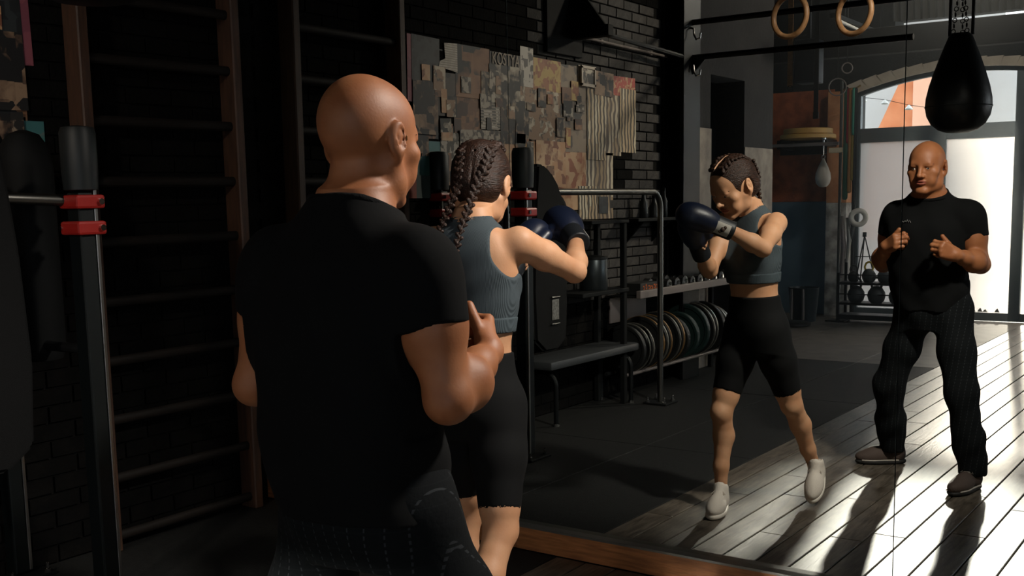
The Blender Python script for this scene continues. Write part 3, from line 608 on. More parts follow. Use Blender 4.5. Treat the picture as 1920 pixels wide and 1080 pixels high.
# ------------------------------------------------------------------ steel column with pull-up crossbars
rg = thing('pull_up_rig', 'black steel column with pull-up crossbars and chrome hooks at the wall end', 'rig', (.08, -4.74, 0))
part('column', MB().box((.0, -4.90, .0), (.035, -4.58, HZ - .02), .003).box((.035, -4.755, 0), (.15, -4.725, HZ - .02)).box((.15, -4.90, 0), (.18, -4.58, HZ - .02), .003), M_black, rg)
for z in (2.74, 3.03):
    part('crossbar', MB().tube([(.16, -4.75, z), (2.0, -4.75, z)], .024, 10), M_black, rg, smooth=True)
part('crossbar', MB().tube([(.16, -4.62, 2.735), (.16, -3.1, 2.78)], .02, 8), M_black, rg, smooth=True)
part('gusset', MB().prism([(.16, 2.58), (.16, 2.74), (.32, 2.74)], -4.76, -4.74), M_black, rg)
for z in (2.92, 2.62):
    part('hook', MB().tube([(.18, -4.70, z + .06), (.21, -4.70, z + .05), (.215, -4.70, z), (.235, -4.70, z - .04), (.27, -4.70, z - .03), (.275, -4.70, z + .01)], .009, 8), M_chrome, rg, smooth=True)

# ------------------------------------------------------------------ rings
M_ring = mat('birch_ring', '#b0845c', .45, col2='#8f6743', scale=9, stretch=(3, 3, 3)); M_strap = mat('black_webbing', '#131517', .7)
def ring(c, tilt, label):
    t = thing('gymnastic_ring', label, 'gymnastic ring', c, 'hanging rings')
    ax = Vector((-.35 + tilt, 1, .02)); part('ring', MB().torus(c, .1035, .0145, ax, 40, 12), M_ring, t, smooth=True)
    part('strap', MB().box((c[0] - .014, c[1] - .003, c[2] + .085), (c[0] + .014, c[1] + .003, HZ - .02)).box((c[0] - .017, c[1] - .019, c[2] + .084), (c[0] + .017, c[1] + .019, c[2] + .128), .004), M_strap, t)
ring((2.24, -1.598, 2.471), .05, 'wooden gymnastic ring hanging left, above the woman in the mirror'); ring((2.554, -1.656, 2.462), -.06, 'wooden gymnastic ring hanging right, beside the mirror seam')
# ------------------------------------------------------------------ teardrop bag
tb = thing('teardrop_bag', 'black leather teardrop punching bag hanging from chains before the doors', 'punching bag', (2.79, -2.83, 1.905))
M_bag = mat('black_leather', '#101416', .42, bump=.12, bscale=90, spec=.5)
prof = [(.004, 0), (.06, .003), (.11, .02), (.15, .055), (.174, .1), (.183, .15), (.18, .2), (.165, .27), (.14, .35), (.112, .43), (.085, .5), (.065, .55), (.05, .565), (.004, .57)]
part('bag_body', MB().lathe([(r, 1.905 + h) for r, h in prof], (2.79, -2.83, 0), n=40), M_bag, tb, smooth=True, ang=60)
part('seam', MB().lathe([(.184, 2.053), (.186, 2.056), (.184, 2.059)], (2.79, -2.83, 0), n=40, closed_profile=False), M_strap, tb, smooth=True)
for k in range(3):
    a = k * 2.094 + .5; p0 = Vector((2.79 + .045 * math.cos(a), -2.83 + .045 * math.sin(a), 2.465)); p1 = Vector((2.79 + .01 * math.cos(a), -2.83 + .01 * math.sin(a), 2.78))
    lk = MB(); nl = 10
    for i in range(nl):
        f = p0.lerp(p1, (i + .5) / nl); lk.torus(f, .012, .003, (1, 0, 0) if i % 2 else (0, 1, 0), 8, 5)
    part('chain', lk, M_black, tb)
part('hanger', MB().tube([(2.79, -2.83, 2.77), (2.79, -2.83, HZ - .01)], .008, 8).torus((2.79, -2.83, 2.78), .02, .005), M_black, tb)
part('strap', MB().box((2.72, -2.85, 2.46), (2.735, -2.83, 2.75)).box((2.845, -2.85, 2.46), (2.86, -2.83, 2.75)), M_strap, tb)

# ------------------------------------------------------------------ hanging things near the recess corner
ys = thing('ochre_band', 'ochre strap hanging from the ceiling at the corner of the grey wall', 'strap', (-.02, -7.5, 2.72))
part('webbing', MB().box((-.045, -7.506, 2.72), (.01, -7.5, HZ)), mat('ochre_webbing', '#9a6a35', .7, col2='#7d5228', scale=12, stretch=(1, 1, 6)), ys)
part('end_buckle', MB().torus((-.015, -7.503, 2.70), .03, .006, (0, 1, 0), 16, 6), M_black, ys)
sp = thing('hanging_speaker', 'dark blue box speaker hung under the ceiling by the recess', 'speaker', (.15, -7.6, 2.75))
part('cabinet', MB().box((.02, -7.75, 2.75), (.26, -7.5, 3.2), .012), mat('dark_blue_box', '#17222c', .6), sp, smooth=True)
part('grille', MB().box((.035, -7.503, 2.77), (.245, -7.494, 3.18), .004), mat('speaker_cloth', '#121a22', .9), sp); part('bracket', MB().box((.12, -7.64, 3.2), (.16, -7.6, HZ)), M_black, sp)
bs = thing('black_strap', 'long black strap hanging down in front of the orange wall', 'strap', (.27, -7.5, 2.37))
part('webbing', MB().box((.245, -7.504, 2.42), (.295, -7.5, HZ)), M_strap, bs); part('end_loop', MB().box((.24, -7.512, 2.37), (.30, -7.496, 2.44), .004), M_strap, bs)
for i, (x, y, z, h) in enumerate([(.46, -7.9, 2.85, .12), (.36, -7.9, 2.62, .2)]):
    k_ = thing('hanging_clip', ['small pale clip hanging beside the black strap', 'pale grey sling hanging right of the black strap'][i], 'clip', (x, y, z)); part('cord', MB().tube([(x, y, z + h), (x, y, HZ)], .004, 6), M_black, k_); part('loop', MB().torus((x, y, z + h * .5), h * .45, .007, (.4, 1, 0), 18, 6), M_rack, k_, smooth=True)
tl = thing('tube_lamp', 'thin white unlit tube lamp under the dark ceiling, seen through the ring', 'lamp', (.55, -8.1, 3.3))
part('tube', MB().tube([(.60, -7.17, 3.3), (.50, -9.0, 3.3)], .017, 10), mat('white_tube', '#e9e7e0', .3), tl, smooth=True); part('housing', MB().box((.53, -9.05, 3.325), (.59, -7.12, 3.37), .004), M_black, tl)
part('hanger', MB().tube([(.56, -7.5, 3.37), (.56, -7.5, HZ)], .004, 6).tube([(.56, -8.7, 3.37), (.56, -8.7, HZ)], .004, 6), M_black, tl)
ob_ = struct('trim_13', MB().box((-1.4, -8.2, 3.05), (6.9, -8.05, 3.32), .005), M_ceil)
# speed bag platform
sb = thing('speed_bag_platform', 'round wooden speed bag platform bracketed to the orange wall', 'platform', (-.8, -10.1, 2.2))
part('disc', MB().lathe([(.01, 2.36), (.30, 2.36), (.31, 2.365), (.31, 2.42), (.30, 2.43), (.01, 2.43)], (-.74, -10.05, 0), n=36), mat('honey_plywood', '#d3a85f', .5, col2='#c09550', scale=5), sb, smooth=True)
part('disc', MB().lathe([(.01, 2.30), (.34, 2.30), (.35, 2.305), (.35, 2.345), (.34, 2.355), (.01, 2.355)], (-.74, -10.05, 0), n=36), mat('honey_plywood2', '#c99e58', .5), sb, smooth=True)
part('arm', MB().box((-1.1, -10.45, 2.18), (-1.04, -9.9, 2.29), .005).box((-.5, -10.45, 2.2), (-.44, -9.9, 2.29), .005).box((-1.25, -10.46, 2.12), (-.35, -10.4, 2.36), .004), M_black, sb)
part('cross_rail', MB().box((-1.2, -9.86, 2.2), (-.25, -9.8, 2.24), .004), M_rack, sb); part('swivel', MB().lathe([(.04, 2.3), (.04, 2.28), (.015, 2.27), (.012, 2.2)], (-.48, -9.9, 0), n=14), M_chrome, sb, smooth=True)
sg = thing('speed_bag', 'pale leather speed bag hanging under the round platform', 'speed bag', (-.48, -9.9, 1.68))
part('bag_body', MB().lathe([(.004, 1.68), (.05, 1.69), (.085, 1.73), (.098, 1.79), (.09, 1.86), (.06, 1.94), (.03, 2.0), (.012, 2.04)], (-.48, -9.9, 0), n=24), mat('pale_leather', '#b9b2a8', .4), sg, smooth=True); part('neck_link', MB().torus((-.48, -9.9, 2.06), .022, .006, (0, 1, 0), 14, 6).tube([(-.48, -9.9, 2.08), (-.48, -9.9, 2.2)], .007, 8), M_chrome, sg, smooth=True)
# band post and bands
bp_ = thing('band_rack', 'tall thin post with hooks for exercise bands beside the glazed door', 'rack', (-.17, -9.75, 0))
part('post', MB().tube([(-.2, -9.72, 0.02), (-.2, -9.72, 2.98)], .02, 10), mat('post_grey', '#5c5c58', .4, .6), bp_, smooth=True); part('foot_plate', MB().box((-.32, -9.84, 0), (-.08, -9.6, .02), .004), M_black, bp_)
part('hook_bar', MB().tube([(-.2, -9.72, 2.86), (-.02, -9.72, 2.87), (.03, -9.72, 2.9)], .012, 8), mat('brass_hook', '#a58a5a', .4, .8), bp_, smooth=True); part('shelf_knob', MB().box((-.34, -9.78, 2.10), (-.12, -9.68, 2.16), .008), mat('cream_block', '#d7c7a8', .6), bp_)
for i, (nm, colr, x, zb_, w) in enumerate([('green', '#2f5a48', -.13, 1.52, .05), ('red', '#a02a34', -.10, 2.2, .03), ('tan', '#a5763f', -.07, 1.6, .035), ('olive', '#8a7a3a', -.035, 1.75, .02), ('black', '#161a1a', .0, 1.3, .022), ('teal', '#3c8a74', -.02, 2.3, .03)]):
    bd = thing('exercise_band', nm + ' rubber exercise band looped over the band rack hook', 'exercise band', (x, -9.7, zb_), 'bands on the rack')
    pts = arc_pts((x, -9.70 + .012 * i, 2.84), .025, 0, math.pi, (0, 1, 0), (0, 0, 1), 6) + arc_pts((x, -9.70 + .012 * i, zb_ + .035), .03, math.pi, 2 * math.pi, (0, 1, 0), (0, 0, 1), 6)
    part('loop', MB().tube(pts, w / 2, 8, closed=True, flat=.35), mat('band_' + nm, colr, .55), bd, smooth=True)
# kettlebell rack
M_kb = mat('cast_iron', '#2f3334', .5, .3)
kr = thing('kettlebell_rack', 'low black two shelf kettlebell rack against the door glass', 'rack', (.3, -9.7, 0))
for z, t_ in ((.045, .06), (.225, .03), (.475, .03)): part('shelf', MB().box((-.16, -9.88, z), (.72, -9.56, z + t_), .004), M_black, kr)
part('guard_rail', MB().tube([(-.14, -9.57, .36), (.7, -9.57, .36)], .008, 6).tube([(-.14, -9.57, .60), (.7, -9.57, .60)], .008, 6), M_black, kr)
for x in (-.145, .705):
    for y in (-9.86, -9.58): part('upright', MB().box((x - .018, y - .018, 0), (x + .018, y + .018, .78 if y < -9.7 else .62), .003), M_black, kr)
def kettlebell(x, y, z, r, label, hm=None):
    k = thing('kettlebell', label, 'kettlebell', (x, y, z), 'kettlebells')
    part('bell', MB().lathe([(.01, z), (r * .6, z), (r * .85, z + r * .25), (r, z + r * .8), (r * .93, z + r * 1.25), (r * .6, z + r * 1.75), (r * .3, z + r * 1.92), (.005, z + r * 1.95)], (x, y, 0), n=24), M_kb, k, smooth=True)
    pts = [(x - r * .45, y, z + r * 1.6), (x - r * .62, y, z + r * 2.2)] + arc_pts((x, y, z + r * 2.35), r * .55, math.pi * .95, math.pi * .05, (1, 0, 0), (0, 0, 1), 8) + [(x + r * .62, y, z + r * 2.2), (x + r * .45, y, z + r * 1.6)]
    part('handle', MB().tube(pts, r * .15, 8), hm or M_kb, k, smooth=True)
kettlebell(.05, -9.66, .256, .105, 'large black kettlebell on the lower shelf, left'); kettlebell(.30, -9.66, .256, .108, 'large black kettlebell on the lower shelf, second from left'); kettlebell(.55, -9.66, .256, .1, 'large black kettlebell on the lower shelf, right')
kettlebell(.0, -9.7, .506, .07, 'small black kettlebell on the upper shelf, far left'); kettlebell(.19, -9.7, .506, .085, 'kettlebell with a yellow handle on the upper shelf', mat('yellow_paint', '#b59a2c', .5)); kettlebell(.38, -9.7, .506, .085, 'black kettlebell on the upper shelf, right of the yellow handled one'); kettlebell(.58, -9.7, .506, .075, 'small black kettlebell on the upper shelf, far right')
rl = thing('foam_ring', 'white ring roll hanging from the band rack post', 'ring', (.07, -9.62, 1.3))
part('tyre', MB().torus((.07, -9.62, 1.30), .085, .032, (.45, 1, 0), 28, 12), mat('white_foam', '#c9c4ba', .6), rl, smooth=True); part('cord', MB().tube([(.02, -9.64, 1.39), (-.03, -9.66, 1.75)], .006, 6), M_black, rl)
tr_ = thing('small_tripod', 'small black tripod stand on the kettlebell rack', 'tripod', (.12, -9.75, .78))
for a in (0, 2.1, 4.2): part('leg', MB().tube([(.12, -9.72, 1.08), (.12 + .14 * math.cos(a), -9.72 + .1 * math.sin(a), .53)], .008, 6), M_black, tr_)
part('crosspiece', MB().tube([(.02, -9.7, .82), (.22, -9.7, .82)], .006, 6), M_black, tr_); part('head', MB().box((.1, -9.74, 1.06), (.14, -9.70, 1.12), .004), M_black, tr_)
bl = thing('rolled_mat_stand', 'grey draped rolls and straps hanging on the post above the kettlebells', 'rolls', (-.12, -9.7, .6))
for i, (x, z0, z1, r) in enumerate([(-.14, .55, 1.32, .035), (-.07, .75, 1.3, .03), (-.03, 1.0, 1.36, .028)]):
    part('roll', MB().tube([(x, -9.64, z0), (x + .03, -9.63, (z0 + z1) / 2), (x, -9.64, z1)], [r * .6, r, r * .7], 10), [M_rack, mat('silver_roll', '#98958e', .35, .5), M_pl_black][i], bl, smooth=True)
# bucket and floor disc
bk = thing('bucket', 'dark round plastic tub standing by the navy wall', 'tub', (-.58, -9.55, 0))
part('tub_body', MB().lathe([(.15, 0), (.155, .01), (.19, .42), (.198, .43), (.188, .43), (.148, .02), (.01, .02)], (-.58, -9.55, 0), n=28), mat('dark_tub', '#2b3539', .35), bk, smooth=True)
for a in (-.5, .4): part('rib', MB().box((-.585 + .17 * math.sin(a) - .012, -9.40, .03), (-.585 + .17 * math.sin(a) + .012, -9.355, .42), .004), M_rack, bk)
single('floor_disc', MB().lathe([(.01, 0), (.22, 0), (.235, .012), (.235, .035), (.2, .05), (.01, .055)], (-.53, -9.0, 0), n=32), M_pl_black, 'flat black rubber disc lying on the floor before the tub', 'disc', (-.53, -9.0, 0))
# ================================================================== people: implicit surfaces turned into single meshes
class SDF:
    def __init__(s, lo, hi, h):
        s.lo = np.array(lo, np.float32); s.h = h; s.n = np.ceil((np.array(hi) - s.lo) / h).astype(int) + 1
        s.F = np.full(s.n, 1.0, np.float32)
    def sub(s, blo, bhi):
        a = np.clip(np.floor((np.array(blo) - s.lo) / s.h).astype(int), 0, s.n); b = np.clip(np.ceil((np.array(bhi) - s.lo) / s.h).astype(int) + 1, 0, s.n)
        if np.any(b <= a): return None, None
        ax = [(s.lo[i] + s.h * np.arange(a[i], b[i])).astype(np.float32) for i in range(3)]
        return tuple(slice(a[i], b[i]) for i in range(3)), (ax[0][:, None, None], ax[1][None, :, None], ax[2][None, None, :])
    def comb(s, sl, d, k, op):
        f = s.F[sl]
        if op == 'u':
            if k <= 0: f = np.minimum(f, d)
            else:
                h = np.clip(.5 + .5 * (f - d) / k, 0, 1); f = f + (d - f) * h - k * h * (1 - h)
        elif op == 's':
            d = -d; h = np.clip(.5 - .5 * (f - d) / max(k, 1e-6), 0, 1); f = f + (d - f) * h + k * h * (1 - h)
        elif op == 'i':
            h = np.clip(.5 - .5 * (f - d) / max(k, 1e-6), 0, 1); f = f + (d - f) * h + k * h * (1 - h)
        s.F[sl] = f
    def cone(s, a, b, ra, rb, k=.02, op='u', flat=None):
        """Tapered capsule; flat = (unit direction, factor) squeezes it along that direction."""
        a = np.array(a, float); b = np.array(b, float); m = max(ra, rb) * (1.25 if flat is None else max(1.25, 1.2 * flat[1])) + k + 2 * s.h
        sl, P = s.sub(np.minimum(a, b) - m, np.maximum(a, b) + m)
        if sl is None: return s
        d = [P[i] - np.float32(a[i]) for i in range(3)]; ab = b - a; L2 = float(ab @ ab)
        t = np.clip((d[0] * ab[0] + d[1] * ab[1] + d[2] * ab[2]) / L2, 0, 1) if L2 > 1e-12 else 0.0
        e = [d[i] - t * ab[i] for i in range(3)]
        if flat is not None:
            n, fc = flat; n = np.array(n, float); n /= np.linalg.norm(n); q = e[0] * n[0] + e[1] * n[1] + e[2] * n[2]
            e = [e[i] + q * n[i] * (1 / fc - 1) for i in range(3)]
        s.comb(sl, (np.sqrt(e[0] ** 2 + e[1] ** 2 + e[2] ** 2) - (ra + (rb - ra) * t)).astype(np.float32), k, op); return s
    def ell(s, c, r, k=.02, op='u', R=None):
        c = np.array(c, float); r = np.array(r, float); m = max(r) + k + 2 * s.h
        sl, P = s.sub(c - m, c + m)
        if sl is None: return s
        d = [P[i] - np.float32(c[i]) for i in range(3)]
        if R is not None: d = [d[0] * R[0, j] + d[1] * R[1, j] + d[2] * R[2, j] for j in range(3)]
        k0 = np.sqrt(sum((d[i] / r[i]) ** 2 for i in range(3))); k1 = np.sqrt(sum((d[i] / r[i] ** 2) ** 2 for i in range(3))) + 1e-9
        s.comb(sl, (k0 * (k0 - 1) / k1).astype(np.float32), k, op); return s
    def loft(s, st, o, R, k=.03, op='u', inf=0.0, ex=2.3, zlo=None, zhi=None):
        """Body built from elliptical sections: rows of (height, half width, half depth, x shift, y shift) in the frame (o, R)."""
        st = np.array(st, float); o = np.array(o, float); m = st[:, 1].max() + .12
        zz = np.linspace(st[0, 0], st[-1, 0], 120)
        def sm(col):  # cubic through the rows
            x = st[:, 0]; y = st[:, col]; t = np.gradient(y, x); i = np.clip(np.searchsorted(x, zz) - 1, 0, len(x) - 2); h = x[i + 1] - x[i]; u = (zz - x[i]) / h
            return (2 * u ** 3 - 3 * u ** 2 + 1) * y[i] + (u ** 3 - 2 * u ** 2 + u) * h * t[i] + (-2 * u ** 3 + 3 * u ** 2) * y[i + 1] + (u ** 3 - u ** 2) * h * t[i + 1]
        A, B, CX, CY = sm(1) + inf, sm(2) + inf, sm(3), sm(4)
        p0 = o + R[:, 2] * st[0, 0]; p1 = o + R[:, 2] * st[-1, 0]
        sl, P = s.sub(np.minimum(p0, p1) - m, np.maximum(p0, p1) + m)
        d = [P[i] - np.float32(o[i]) for i in range(3)]; q = [d[0] * R[0, j] + d[1] * R[1, j] + d[2] * R[2, j] for j in range(3)]
        zq = q[2]; a = np.interp(zq, zz, A); b = np.interp(zq, zz, B); cx = np.interp(zq, zz, CX); cy = np.interp(zq, zz, CY)
        k0 = (np.abs((q[0] - cx) / a) ** ex + np.abs((q[1] - cy) / b) ** ex) ** (1 / ex); dd = (k0 - 1) * np.minimum(a, b) * .9
        lo = st[0, 0] if zlo is None else zlo; hi = st[-1, 0] if zhi is None else zhi
        dd = np.maximum(dd, np.maximum(lo - zq, zq - hi)); s.comb(sl, dd.astype(np.float32), k, op); return s
    def half(s, p, n, k=.004):
        """Keep only the side of the plane (p, n) that n points away from."""
        n = np.array(n, float); n /= np.linalg.norm(n); sl, P = s.sub(s.lo, s.lo + s.h * s.n); d = (P[0] - p[0]) * n[0] + (P[1] - p[1]) * n[1] + (P[2] - p[2]) * n[2]
        s.comb(sl, d.astype(np.float32), k, 'i'); return s
    def cut(s, p, n, lo, hi, k=.004):
        """The same within one box only (a straight hem)."""
        n = unit(n); sl, P = s.sub(lo, hi); d = (P[0] - p[0]) * n[0] + (P[1] - p[1]) * n[1] + (P[2] - p[2]) * n[2]
        s.comb(sl, d.astype(np.float32), k, 'i'); return s
    def noise(s, fn):
        sl, P = s.sub(s.lo, s.lo + s.h * s.n); s.F[sl] += fn(P[0], P[1], P[2]).astype(np.float32); return s
    def mesh(s, name, off=(0, 0, 0), relax=1):
        F = s.F; In = F < 0; n = s.n - 1
        cnt = np.zeros(n, np.int8)
        for i in (0, 1):
            for j in (0, 1):
                for l in (0, 1): cnt += In[i:i + n[0], j:j + n[1], l:l + n[2]]
        act = np.argwhere((cnt > 0) & (cnt < 8)); m = len(act); idx = np.full(n, -1, np.int32); idx[tuple(act.T)] = np.arange(m)
        acc = np.zeros((m, 3)); w = np.zeros(m); cor = [(i, j, l) for i in (0, 1) for j in (0, 1) for l in (0, 1)]
        val = {c: F[act[:, 0] + c[0], act[:, 1] + c[1], act[:, 2] + c[2]] for c in cor}
        for c in cor:
            for ax in range(3):
                if c[ax]: continue
                d = list(c); d[ax] = 1; d = tuple(d); a, b = val[c], val[d]; x = (a < 0) != (b < 0)
                t = np.where(x, a / np.where(x, a - b, 1), 0); pt = np.repeat(np.array(c, float)[None], m, 0); pt[:, ax] = t
                acc[x] += pt[x]; w[x] += 1
        V = (act + acc / w[:, None]) * s.h + s.lo
        Q = []
        for ax in range(3):
            o1, o2 = (ax + 1) % 3, (ax + 2) % 3
            A = In; sl0 = [slice(None)] * 3; sl1 = [slice(None)] * 3; sl0[ax] = slice(0, -1); sl1[ax] = slice(1, None)
            e = np.argwhere(A[tuple(sl0)] != A[tuple(sl1)]); e = e[(e[:, o1] > 0) & (e[:, o2] > 0) & (e[:, o1] < n[o1]) & (e[:, o2] < n[o2])]
            ins = In[tuple(e.T)]
            def g(d1, d2):
                c = e.copy(); c[:, o1] -= d1; c[:, o2] -= d2; return idx[tuple(c.T)]
            q = np.stack([g(0, 0), g(1, 0), g(1, 1), g(0, 1)], 1); q[~ins] = q[~ins][:, ::-1]; Q.append(q)
        Q = np.concatenate(Q); Q = Q[(Q >= 0).all(1)]
        for _ in range(relax):
            S_ = np.zeros_like(V); c = np.zeros(len(V))
            for a, b in ((0, 1), (1, 2), (2, 3), (3, 0)):
                np.add.at(S_, Q[:, a], V[Q[:, b]]); np.add.at(c, Q[:, a], 1)
            V = V * .5 + .5 * S_ / np.maximum(c, 1)[:, None]
        me = bpy.data.meshes.new(name); me.vertices.add(len(V)); me.vertices.foreach_set('co', (V - np.array(off)).astype(np.float32).ravel())
        me.loops.add(Q.size); me.loops.foreach_set('vertex_index', Q.ravel().astype(np.int32)); me.polygons.add(len(Q))
        me.polygons.foreach_set('loop_start', np.arange(0, Q.size, 4, dtype=np.int32)); me.polygons.foreach_set('loop_total', np.full(len(Q), 4, np.int32))
        me.polygons.foreach_set('use_smooth', np.ones(len(Q), bool)); me.update(); me.validate()
        return me
def unit(v): v = np.array(v, float); return v / np.linalg.norm(v)
def frame_fwd(f, up=(0, 0, 1)):
    """Columns: right, forward, up."""
    f = unit(f); r = unit(np.cross(f, up)); return np.stack([r, f, np.cross(r, f)], 1)
class Fr:
    def __init__(s, c, R, k=1.0): s.c = np.array(c, float); s.R = R; s.k = k
    def __call__(s, x, y, z): return s.c + s.k * (s.R @ np.array([x, y, z], float))
    def v(s, x, y, z): return s.R @ np.array([x, y, z], float)
def head(S_, f, male=True, ears=True):
    k = f.k; R = f.R
    def E(c, r, kk, op='u', RR=None): S_.ell(f(*c), np.array(r) * k, kk * k, op, R if RR is None else R @ RR)
    def Cn(a, b, ra, rb, kk, op='u'): S_.cone(f(*a), f(*b), ra * k, rb * k, kk * k, op)
    E((0, -.014, .03), (.074, .098, .089), .01); E((0, .03, .03), (.065, .067, .07), .03)
    E((0, .034, -.04), (.058 if male else .054, .06, .076), .03)
    for s in (-1, 1):
        Cn((s * .056, -.002, -.045), (s * (.05 if male else .044), .015, -.078), .019, .018, .025); Cn((s * (.05 if male else .044), .015, -.078), (s * .016, .076, -.103), .018, .014, .02)
        E((s * .05, .062, -.02), (.021, .02, .018), .022); E((s * .038, .066, -.055), (.022, .022, .026), .02)
    E((0, .08, -.102), (.021 if male else .016, .016, .015), .014)
    Cn((-.036, .084, .021), (.036, .084, .021), .011 if male else .007, .011 if male else .007, .018)
    for s in (-1, 1):
        E((s * .031, .101, .002), (.019, .016, .012), .012, 's'); E((s * .031, .079, .001), (.0145, .0145, .0135), .003)
        E((s * .031, .096, .0005), (.0115, .010, .0036 if male else .004), .002, 's')
        E((s * .031, .086, .012), (.019, .011, .006), .006)
    Cn((0, .092, .016), (0, .109, -.024), .008, .0095, .010); E((0, .113, -.031), (.0125, .0125, .0105), .006)
    for s in (-1, 1):
        E((s * .0135, .1, -.035), (.0085, .011, .008), .006); E((s * .007, .109, -.0415), (.0042, .006, .004), .002, 's')
    E((0, .094, -.0575), (.023, .009, .006), .006); E((0, .092, -.0685), (.0205, .010, .0075), .005); E((0, .107, -.063), (.021, .014, .0022), .0025, 's')
    for s in (-1, 1):
        if not ears: break
        a = s * .35; RE = np.array([[math.cos(a), math.sin(a), 0], [-math.sin(a), math.cos(a), 0], [0, 0, 1]]) if s < 0 else np.array([[math.cos(a), math.sin(a), 0], [-math.sin(a), math.cos(a), 0], [0, 0, 1]])
        E((s * .081, -.014, -.002), (.0085, .021, .034), .006, 'u', RE); E((s * .077, -.006, -.032), (.0075, .010, .013), .008)
        E((s * .0885, -.008, .002), (.007, .0125, .022), .003, 's', RE); E((s * .0825, -.012, .003), (.0035, .006, .013), .002, 'u', RE)
def hand(S_, wrist, axis, dors, side, curls, thumb, k=1.0, spread=1.0):
    """Palm, four fingers of different length bent at three joints, and a thumb. l runs to the thumb side."""
    Y = unit(axis); Z = np.array(dors, float); Z = unit(Z - Y * (Z @ Y)); X = np.cross(Y, Z); T = -X if side > 0 else X
    def p(l, y, z): return np.array(wrist) + k * (T * l + Y * y + Z * z)
    ms = [(.027, .088), (.008, .094), (-.011, .09), (-.028, .08)]
    for (l, y) in ms: S_.cone(p(l * .55, .005, 0), p(l, y, .0), .0155 * k, .0125 * k, .014 * k)
    S_.cone(p(.02, .02, -.012), p(.03, .055, -.014), .017 * k, .013 * k, .014 * k); S_.cone(p(-.02, .02, -.01), p(-.027, .06, -.01), .014 * k, .012 * k, .014 * k)
    Ls = [(.045, .027, .021), (.05, .031, .022), (.046, .029, .021), (.036, .022, .018)]; rd = [.0098, .0102, .0096, .0084]
    for i, (l, y) in enumerate(ms):
        q = p(l, y, .0); a = 0.0; c = curls[i]; yaw = l * 2.2 * spread
        for j in range(3):
            a += math.radians(c[j]); d = unit(Y * math.cos(a) - Z * math.sin(a) + T * yaw * (1 - j * .5) * .4); e = q + d * Ls[i][j] * k
            S_.cone(q, e, rd[i] * (1 - .1 * j) * k, rd[i] * (.93 - .1 * j) * k, .0025 if j else .006); S_.ell(q + Z * .0015 * k, [rd[i] * 1.1 * k] * 3, .004); q = e
    t = [p(*x) for x in thumb]; r = [.0125, .0122, .0118, .0105]
    for j in range(3): S_.cone(t[j], t[j + 1], r[j] * k, r[j + 1] * k, .004 if j == 0 else .002)
def limb(S_, pts, k=.03, **kw):
    for (a, ra), (b, rb) in zip(pts[:-1], pts[1:]): S_.cone(a, b, ra, rb, k, **kw)
def shoe(S_up, S_so, f, L=.29, w=1.0):
    k = f.k; R = f.R
    def E(S_, c, r, kk, op='u'): S_.ell(f(*c), np.array(r) * k, kk * k, op, R)
    E(S_up, (0, L - .085, .042), (.047 * w, .085, .040), .01); E(S_up, (0, L * .5, .055), (.042 * w, .085, .052), .035); E(S_up, (0, .052, .055), (.038 * w, .052, .055), .03)
    S_up.cone(f(0, .055, .06), f(0, .052, .112), .044 * k * w, .043 * k * w, .02 * k); S_up.cone(f(0, .09, .095), f(0, .07, .128), .026 * k, .02 * k, .015 * k)
    S_up.ell(f(0, .048, .122), np.array((.032 * w, .036, .03)) * k, .006 * k, 's', R)
    S_up.half(f(0, 0, .022), -R[:, 2] , .004)
    E(S_so, (0, L - .1, .016), (.051 * w, .1, .022), .01); E(S_so, (0, L * .45, .016), (.042 * w, .12, .022), .03); E(S_so, (0, .06, .016), (.041 * w, .063, .024), .02)
    S_so.half(f(0, 0, .002), -R[:, 2], .004); S_so.half(f(0, 0, .03), R[:, 2], .004)
def lace_mb(f, L, n=5):
    mb = MB()
    for i in range(n):
        y = L * .42 + i * .019; z = .098 - i * .0075
        mb.tube([f(-.024, y, z - .006), f(-.012, y + .002, z + .006), f(.012, y + .008, z + .006), f(.024, y + .01, z - .008)], .0028 * f.k, 6)
        mb.tube([f(.024, y, z - .006), f(.012, y + .002, z + .008), f(-.012, y + .008, z + .007), f(-.024, y + .01, z - .008)], .0028 * f.k, 6)
    for s in (-1, 1): mb.tube([f(0, L * .42 - .004, .103), f(s * .02, L * .42 - .01, .110), f(s * .035, L * .42 + .004, .098), f(s * .012, L * .42, .101)], .0024 * f.k, 6)
    return mb
def spart(name, S_, m, root, label=None, relax=1): return part(name, S_.mesh(name, tuple(wloc(root)), relax), m, root, label)

def skin_mat(name, c1, c2, rough=.48):
    m = bpy.data.materials.new(name); m.use_nodes = True; nt = m.node_tree; b = nt.nodes['Principled BSDF']; N = nt.nodes.new; L = nt.links.new
    tc = N('ShaderNodeTexCoord'); n = N('ShaderNodeTexNoise'); n.inputs['Scale'].default_value = 14; n.inputs['Detail'].default_value = 6; L(tc.outputs['Object'], n.inputs['Vector'])
    r = N('ShaderNodeValToRGB'); r.color_ramp.elements[0].color = lin(c1); r.color_ramp.elements[1].color = lin(c2); r.color_ramp.elements[0].position = .3; r.color_ramp.elements[1].position = .7; L(n.outputs['Fac'], r.inputs[0]); L(r.outputs[0], b.inputs['Base Color'])
    n2 = N('ShaderNodeTexNoise'); n2.inputs['Scale'].default_value = 180; n2.inputs['Detail'].default_value = 4; L(tc.outputs['Object'], n2.inputs['Vector'])
    bp = N('ShaderNodeBump'); bp.inputs['Strength'].default_value = .12; bp.inputs['Distance'].default_value = .003; L(n2.outputs['Fac'], bp.inputs['Height']); L(bp.outputs[0], b.inputs['Normal'])
    b.inputs['Roughness'].default_value = rough; b.inputs['Subsurface Weight'].default_value = .08; b.inputs['Subsurface Radius'].default_value = (.01, .004, .002); b.inputs['Subsurface Scale'].default_value = 1.0
    return m
